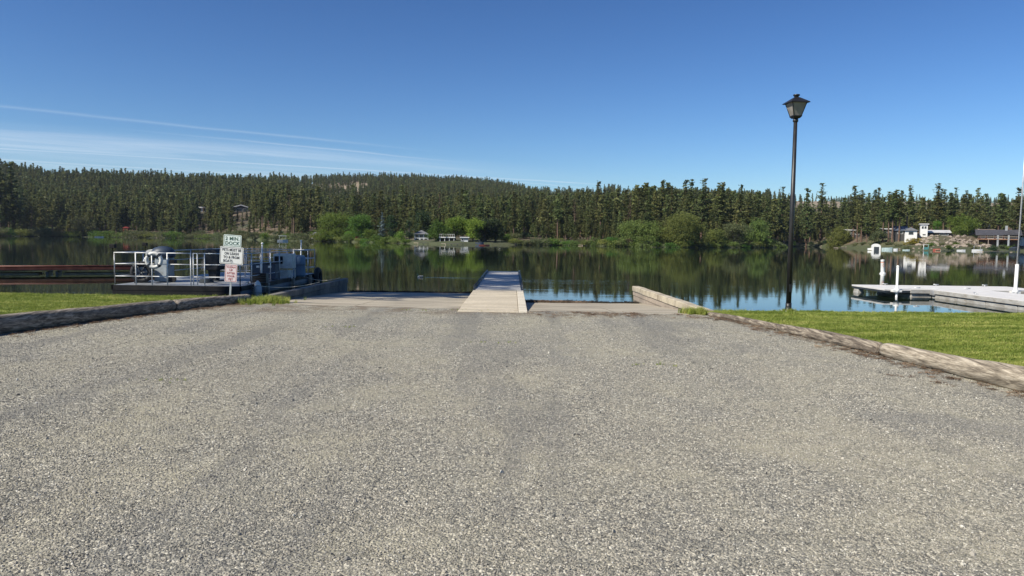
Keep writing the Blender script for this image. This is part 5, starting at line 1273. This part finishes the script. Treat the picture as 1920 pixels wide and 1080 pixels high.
# white porch with columns
y = float(shoreD(838))+8; p = Q(838, 455, y); t = thing('porch', 'white open porch with dark interior under the bright green round trees', 'porch', (p.x, y, p.z)); W = pw(28, y)
MB().box((-W/2, 1.2, -1), (W/2, 3.6, 1.45)).build('back_wall', M['wall_dark'], t); MB().box((-W/2-.2, -.2, 1.46), (W/2+.2, 3.8, 1.75)).build('porch_roof', M['wall_white'], t)
for k in range(4): x = -W/2+.1+(W-.35)*k/3; MB().box((x, 0, -1), (x+.16, .16, 1.455)).build('column', M['wall_white'], t)
for k in range(9): x = -W/2+W*k/8; MB().box((x-.03, -.1, 1.751), (x+.03, -.04, 2.5)).build('baluster', M['wall_white'], t)
MB().box((-W/2, -.1, 2.5), (W/2, -.04, 2.58)).build('handrail', M['wall_white'], t)
house('low white boathouse with a flat roof right of the porch', 871, 455, float(shoreD(871))+6, 14, 9, 3.5, 'flat', M['wall_grey'], M['wall_white'], over=.3, wins=((.1, .35, .45, .8),), door=(.45, .95, .42, M['wall_white']), cat='boathouse', name='boathouse')
house('dark house with a white fascia behind the bare trunks on the right shore', 1664, 439, 268, 28, 9, 8, 'shed', M['wall_dark'], M['wall_white'], rise=.3, over=.6, wins=((.1, .3, .3, .7), (.45, .6, .3, .7), (.7, .9, .3, .7)))
house('pale roofed house glimpsed behind the weeping willow', 1600, 441, 300, 30, 9, 8, 'shed', M['wall_dark'], M['wall_white'], rise=.4, over=.5, wins=((.15, .35, .2, .7), (.6, .85, .2, .7)))
house('navy roofed cottage left of the white bungalow', 1688, 440, 256, 20, 9, 7, 'gable_x', M['wall_dark'], M['blue_grey'], rise=1.3, wins=((.3, .7, .2, .7),), cat='house')
house('white bungalow with a grey roof and dark central window', 1708, 441, 252, 20, 8.5, 7, 'hip', M['wall_white'], M['roof_grey'], rise=1.2, wins=((.32, .68, .15, .75),), cat='house')
house('white two-storey tower house with a flat pale roof', 1732, 441, 256, 12, 20, 6, 'flat', M['wall_white'], M['roof_white'], over=.4, wins=((.2, .42, .62, .82), (.58, .8, .62, .82)), door=(.35, .75, .1), cat='house')
house('long low carport with a pale sloping roof right of the tower house', 1760, 443, 258, 34, 6.5, 7, 'shed', M['wall_dark'], M['roof_white'], rise=.9, over=.6, wins=((.55, .95, .35, .65),), cat='carport', name='carport')
house('tan house with a brown roof left of the brown lake house', 1838, 447, 262, 44, 9, 9, 'gable_x', M['wall_wood'], M['roof_tan'], rise=1.6, wins=((.1, .3, .2, .7), (.5, .8, .2, .7)))
house('white cottage up the slope behind the tan house', 1842, 430, 330, 20, 6, 7, 'gable_x', M['wall_white'], M['roof_grey'], rise=.8, wins=((.1, .3, .2, .8), (.42, .58, .2, .8), (.7, .9, .2, .8)), cat='cottage', name='cottage', found=5)
bh = house('large brown lake house with a wide deck and low dark roof at the right', 1872, 448, 244, 62, 8, 10, 'gable_x', M['wall_brown'], M['roof_dark'], rise=1.7, over=1.0, wins=((.05, .16, .15, .8), (.22, .38, .1, .85), (.44, .6, .1, .85), (.66, .95, .1, .9)), deck=(2.4, .4, .2), chimney=True, found=3)
W = pw(62, 244); MB().slab([(W*.12, pw(8, 244)-.1), (W*.3, pw(8, 244)+1.3), (W*.52, pw(8, 244)-.1)], 'y', -1.6, 4).build('gable', M['roof_dark'], bh)
for x in (-.05, .22): MB().box((W*x, -2.4, -2.5), (W*x+.5, -1.9, pw(8, 244)-.2)).build('stone_pillar', M['wall_grey'], bh)
house('white walled garage cut by the right edge of the picture', 1924, 447, 246, 22, 8, 7, 'gable_x', M['wall_white'], M['roof_brown'], rise=1.3, door=(.3, .9, .7, M['wall_grey']), cat='garage', name='garage')
p = Q(1700, 428, 262); bp_ = MB().tube((0, 0, -4), (0, 0, pw(30, 262)), .3, .22, 12).build('bare_pole', M['bark'], None); bp_.location = p; tag(bp_, 'tall bare reddish trunk rising behind the white bungalow', 'pole')

# ------------------------------------------------------------------ boats and docks of the far shore
def boathouse():
    y = float(shoreD(1643))-1.5; p = P(1643, 470, WZ); y = p.y; t = thing('boathouse', 'white arched boathouse with a dark doorway at the right shore', 'boathouse', (p.x, y, WZ), -.9*math.atan((1643-960)/FPX)); W = pw(15, y); H = pw(13, y); r = W/2
    pr = [(-r, 0), (r, 0), (r, H*.55)]+[(r*math.cos(a), H*.55+H*.45*math.sin(a)) for a in np.linspace(.25, math.pi-.25, 9)]+[(-r, H*.55)]
    MB().slab(pr, 'y', 0, 6).build('shell', M['white'], t); MB().box((-r*.55, -.05, .0), (r*.6, -.003, H*.55)).build('doorway', M['canvas_dark'], t)
    MB().box((-W*.95, .5, .1), (-r-.003, 4, .62)).build('side_shelter', M['white'], t)
boathouse()
def boat(label, u, vb, lpx, hullm, hpx=4, cabin=False, canopy=None, rz=0, name='boat', cat='boat', dy=0, group=None):
    p = P(u, vb, WZ); y = p.y+dy; Lh = pw(lpx, y); h = pw(hpx, y)*.55; t = thing(name, label, cat, (p.x, y, WZ), rz-.9*math.atan((u-960)/FPX), group); n = 10; V = []; w = min(1.1, Lh*.2)
    for i in range(n+1):
        s = i/n; b = w*math.sin(math.pi*min(1, .18+s*.45 if s < .5 else .405+(1-s)*.0+.0)) if s < .5 else w*(1-((s-.5)/.5)**2.2)
        b = max(b, .03) if s > .5 else w*(.85+.15*s*2); b = max(b if s <= .5 else w*(1-((s-.5)/.5)**2.2), .03); x = (s-.5)*Lh; sh = h*(1+.25*s*s)
        V += [(x, -b, sh), (x, -b*.75, -.1), (x, b*.75, -.1), (x, b, sh)]
    F = [(i*4+k, i*4+k+1, (i+1)*4+k+1, (i+1)*4+k) for i in range(n) for k in range(3)]+[(0, 3, 2, 1), (n*4, n*4+1, n*4+2, n*4+3)]+[(i*4+3, i*4, (i+1)*4, (i+1)*4+3) for i in range(n)]
    MB().add(V, F).build('hull', hullm, t, .0)
    if cabin: MB().slab([(-Lh*.12, h*1.02), (Lh*.2, h*1.08), (Lh*.08, h*1.9), (-Lh*.1, h*1.9)], 'y', -w*.55, w*.55).build('windshield', M['pane'], t)
    if canopy:
        for sx_ in (-1, 1):
            for sy_ in (-1, 1): MB().tube((sx_*Lh*.3, sy_*w*.7, h), (sx_*Lh*.3, sy_*w*.7, h+1.3), .04, None, 6).build('canopy_post', M['galv'], t)
        MB().box((-Lh*.38, -w, h+1.3), (Lh*.38, w, h+1.45)).build('canopy', canopy, t)
    return t
boat('pale aqua covered boat right of the arched boathouse', 1663, 468.5, 18, M['boat_aqua'], 7)
boat('small white boat right of the aqua covered boat', 1679, 469, 7, M['boat_white'], 5)
boat('brown covered boat drawn up below the yellow bush', 1722, 467.5, 18, M['wall_wood'], 7, rz=.2, dy=4)
boat('pale green skiff left of the brown covered boat', 1699, 469.5, 12, M['boat_aqua'], 3)
boat('white speed boat with a windshield beside the teal lift', 1744, 469, 13, M['boat_white'], 6, cabin=True)
boat('rusty red boat right of the white speed boat', 1756, 470, 12, M['boat_red'], 6)
boat('white boat left of the pair moored below the rocky bank', 1787, 469, 12, M['boat_white'], 6, cabin=True)
boat('long low white boat right of the pair moored below the rocky bank', 1802, 470.5, 14, M['boat_white'], 4)
boat('white pontoon boat with a dark canopy at the right shore', 1832, 471, 17, M['boat_white'], 6, canopy=M['canvas_dark'])
boat('white boat left of the weeping willow', 1558, 463, 13, M['boat_white'], 7)
boat('white canopied boat at the end of the long dock on the left', 530, 452.5, 19, M['boat_white'], 5, canopy=M['boat_white'])
boat('two-tone white raft low at the water on the left far shore', 186, 445, 15, M['boat_white'], 3)
boat('blue boat under the dark trees on the middle shore', 899, 459, 16, M['blue_grey'], 8, cabin=True)
boat('red canoe lying at the water under the dark trees', 908, 460.5, 20, M['boat_red'], 3)
boat('small white dinghy beside the red canoe', 921, 459, 9, M['boat_white'], 6, dy=2)
p = P(1736, 470, WZ); t = thing('boat_lift', 'teal and white boat lift frame at the right shore', 'boat lift', tuple(p)); h = pw(11, p.y)
for x in (-.7, .7): MB().tube((x, 0, -.3), (x, 0, h), .07).build('post', M['teal'] if x > 0 else M['white'], t)
MB().box((-.8, -.08, h), (.8, .08, h+.12)).build('crossbar', M['white'], t); MB().box((-.6, -.04, .3), (.6, .04, h*.6)).build('panel', M['teal'], t)
p = P(1903, 472.5, WZ); t = thing('boat_lift', 'black covered boat lift left of the tall white pole on the far shore', 'boat lift', tuple(p)); h = pw(9, p.y); W = pw(10, p.y)
MB().slab([(-W/2, .35), (W/2, .35), (W/2*1.1, h*.8), (0, h*1.05), (-W/2*1.1, h*.8)], 'y', -1, 1.5).build('cover', M['canvas_dark'], t, 0)
for x in (-W*.42, W*.36): MB().box((x, -1.1, -.4), (x+.14, -.95, h*.8)).build('post', M['steel_dark'], t)
p = P(1826, 466, WZ); p.y += 4; p.z = land(1826, p.y)+.2; t = thing('canopy_tent', 'white low canopy roof on the right shore above the pontoon boat', 'canopy', tuple(p)); W = pw(19, p.y)
MB().slab([(-W/2, 1.1), (-.2, 1.8), (W/2, 1.1), (W/2, 1.0), (-W/2, 1.0)], 'y', 0, 2.5).build('roof', M['white'], t)
for x in (-W*.45, W*.42): MB().tube((x, .1, -.6), (x, .1, 1.02), .05).build('post', M['white'], t)
def far_dock(label, u0, u1, v, mat=M['timber'], th=.35):
    a, b = P(u0, v+.013*(u0-u1)*0, WZ), P(u1, v, WZ); y = min(a.y, b.y); t = thing('lakeside_dock', label, 'dock', ((a.x+b.x)/2, (a.y+b.y)/2, WZ)); W = abs(b.x-a.x); n = max(2, int(W/2.2)); rz_ = math.atan2(b.y-a.y, b.x-a.x); t.rotation_euler.z = rz_
    for k in range(n): MB().box((-W/2+W*k/n+.02, 0, th-.12), (-W/2+W*(k+1)/n-.02, 1.6, th)).build('deck_board', mat, t)
    for k in range(n+1): MB().tube((-W/2+.1+(W-.2)*k/n, .1, -.6), (-W/2+.1+(W-.2)*k/n, .1, th-.13), .07, None, 6).build('pile', M['timber'], t)
far_dock('long tan dock left of the big green trees', 536, 606, 451.6, M['tan_float'], .6)
far_dock('narrow grey dock at the foot of the white two-storey house', 775, 812, 458.4, M['tan_float'], .5)
far_dock('long low grey dock in front of the white porch', 822, 882, 459.4, M['timber'], .4)
far_dock('thin pale dock at the shore between the middle houses and the willows', 1085, 1122, 461, M['tan_float'], .3)
far_dock('low pale dock beside the row of boats on the right shore', 1762, 1782, 470.2, M['tan_float'], .3)
far_dock('long pale dock at the right edge of the far shore', 1838, 1898, 473, M['tan_float'], .25)
far_dock('low dark dock under the weeping willow', 1568, 1590, 465.5, M['timber'], .3)
p = P(555, 451.5, WZ); bx_ = MB().box((-.55, -.3, .62), (.55, .5, 1.5)).build('dock_box', M['white'], None, .04); bx_.location = p; tag(bx_, 'white box on the long tan dock', 'box')
p = P(937, 458.5, WZ); y = p.y+2.5; t = thing('folded_umbrella', 'tall narrow white folded umbrella at the right end of the middle shore', 'umbrella', (p.x*y/p.y, y, land(937, y))); h = pw(14, y)
MB().lathe([(.03, 0), (.03, h*.25), (.22, h*.27), (.2, h*.6), (.05, h*.98), (0, h)], n=12).build('canopy', M['white'], t); MB().lathe([(0, 0), (.3, 0), (.3, .12), (0, .12)], n=12).build('base', M['white'], t)
p = Q(235, 436, 378); t = thing('play_tower', 'small red play structure on the left far shore', 'play structure', (p.x, 378, land(235, 378)))
MB().box((-1.2, 0, .9), (1.2, 1.8, 2.0)).build('platform', M['wall_red'], t); MB().slab([(-1.4, 2.6), (0, 3.3), (1.4, 2.6), (1.4, 2.5), (-1.4, 2.5)], 'y', -.1, 1.9).build('roof', M['wall_red'], t)
for x in (-1.15, 1.05):
    for yy in (.05, 1.65): MB().box((x, yy, -.5), (x+.12, yy+.12, 2.52)).build('post', M['wall_red'], t)
# pale rocks and low retaining stones on the right bank
def rocks(label, name, spots, mat, group):
    import bmesh
    mes = []
    for s_ in range(4):
        bm = bmesh.new(); bmesh.ops.create_icosphere(bm, subdivisions=1, radius=.5)
        rr = random.Random(s_+77)
        for v in bm.verts: v.co *= rr.uniform(.75, 1.2); v.co.z *= .65
        me = bpy.data.meshes.new(name); bm.to_mesh(me); bm.free(); me.materials.append(mat); mes.append(me)
    for i_, (u, dt, s) in enumerate(spots):
        y = float(shoreD(u))+dt; x, _ = xy(u, y); o = bpy.data.objects.new(name, mes[i_ % 4]); COL.objects.link(o); o.location = (x, y, land(u, y)+.05); o.scale = (s*1.4, s, s); o.rotation_euler.z = random.uniform(0, 6); tag(o, label, 'rock', group)
M['rock'] = surf('bank_rock', (.3, .25, .2), .9, vs=1, gs=5, grain=.3)
rocks('brown rock on the bare bank below the white houses on the right shore', 'rock', [(random.uniform(1715, 1855), random.uniform(4, 26), random.uniform(.6, 1.7)) for _ in range(140)], M['rock'], 'rocks of the bank below the white houses')
rocks('pale rock at the water line of the far shore', 'rock', [(random.choice([random.uniform(210, 330), random.uniform(960, 1100), random.uniform(1455, 1900)]), random.uniform(.3, 2.2), random.uniform(.4, 1.0)) for _ in range(80)], M['rock'], 'rocks along the far water line')

# ------------------------------------------------------------------ air
hz = MB().box((-4200, -900, -4), (4200, 3400, 175)).build('haze', None, None)
hm = bpy.data.materials.new('haze_air'); hm.use_nodes = True; ht = hm.node_tree; ht.nodes.clear(); pv = ht.nodes.new('ShaderNodeVolumePrincipled'); ho = ht.nodes.new('ShaderNodeOutputMaterial'); L(ht, pv.outputs[0], ho.inputs['Volume'])
pv.inputs['Color'].default_value = (.72, .84, 1, 1); pv.inputs['Density'].default_value = .00007; pv.inputs['Anisotropy'].default_value = .2
hz.data.materials.append(hm); tag(hz, kind='stuff')
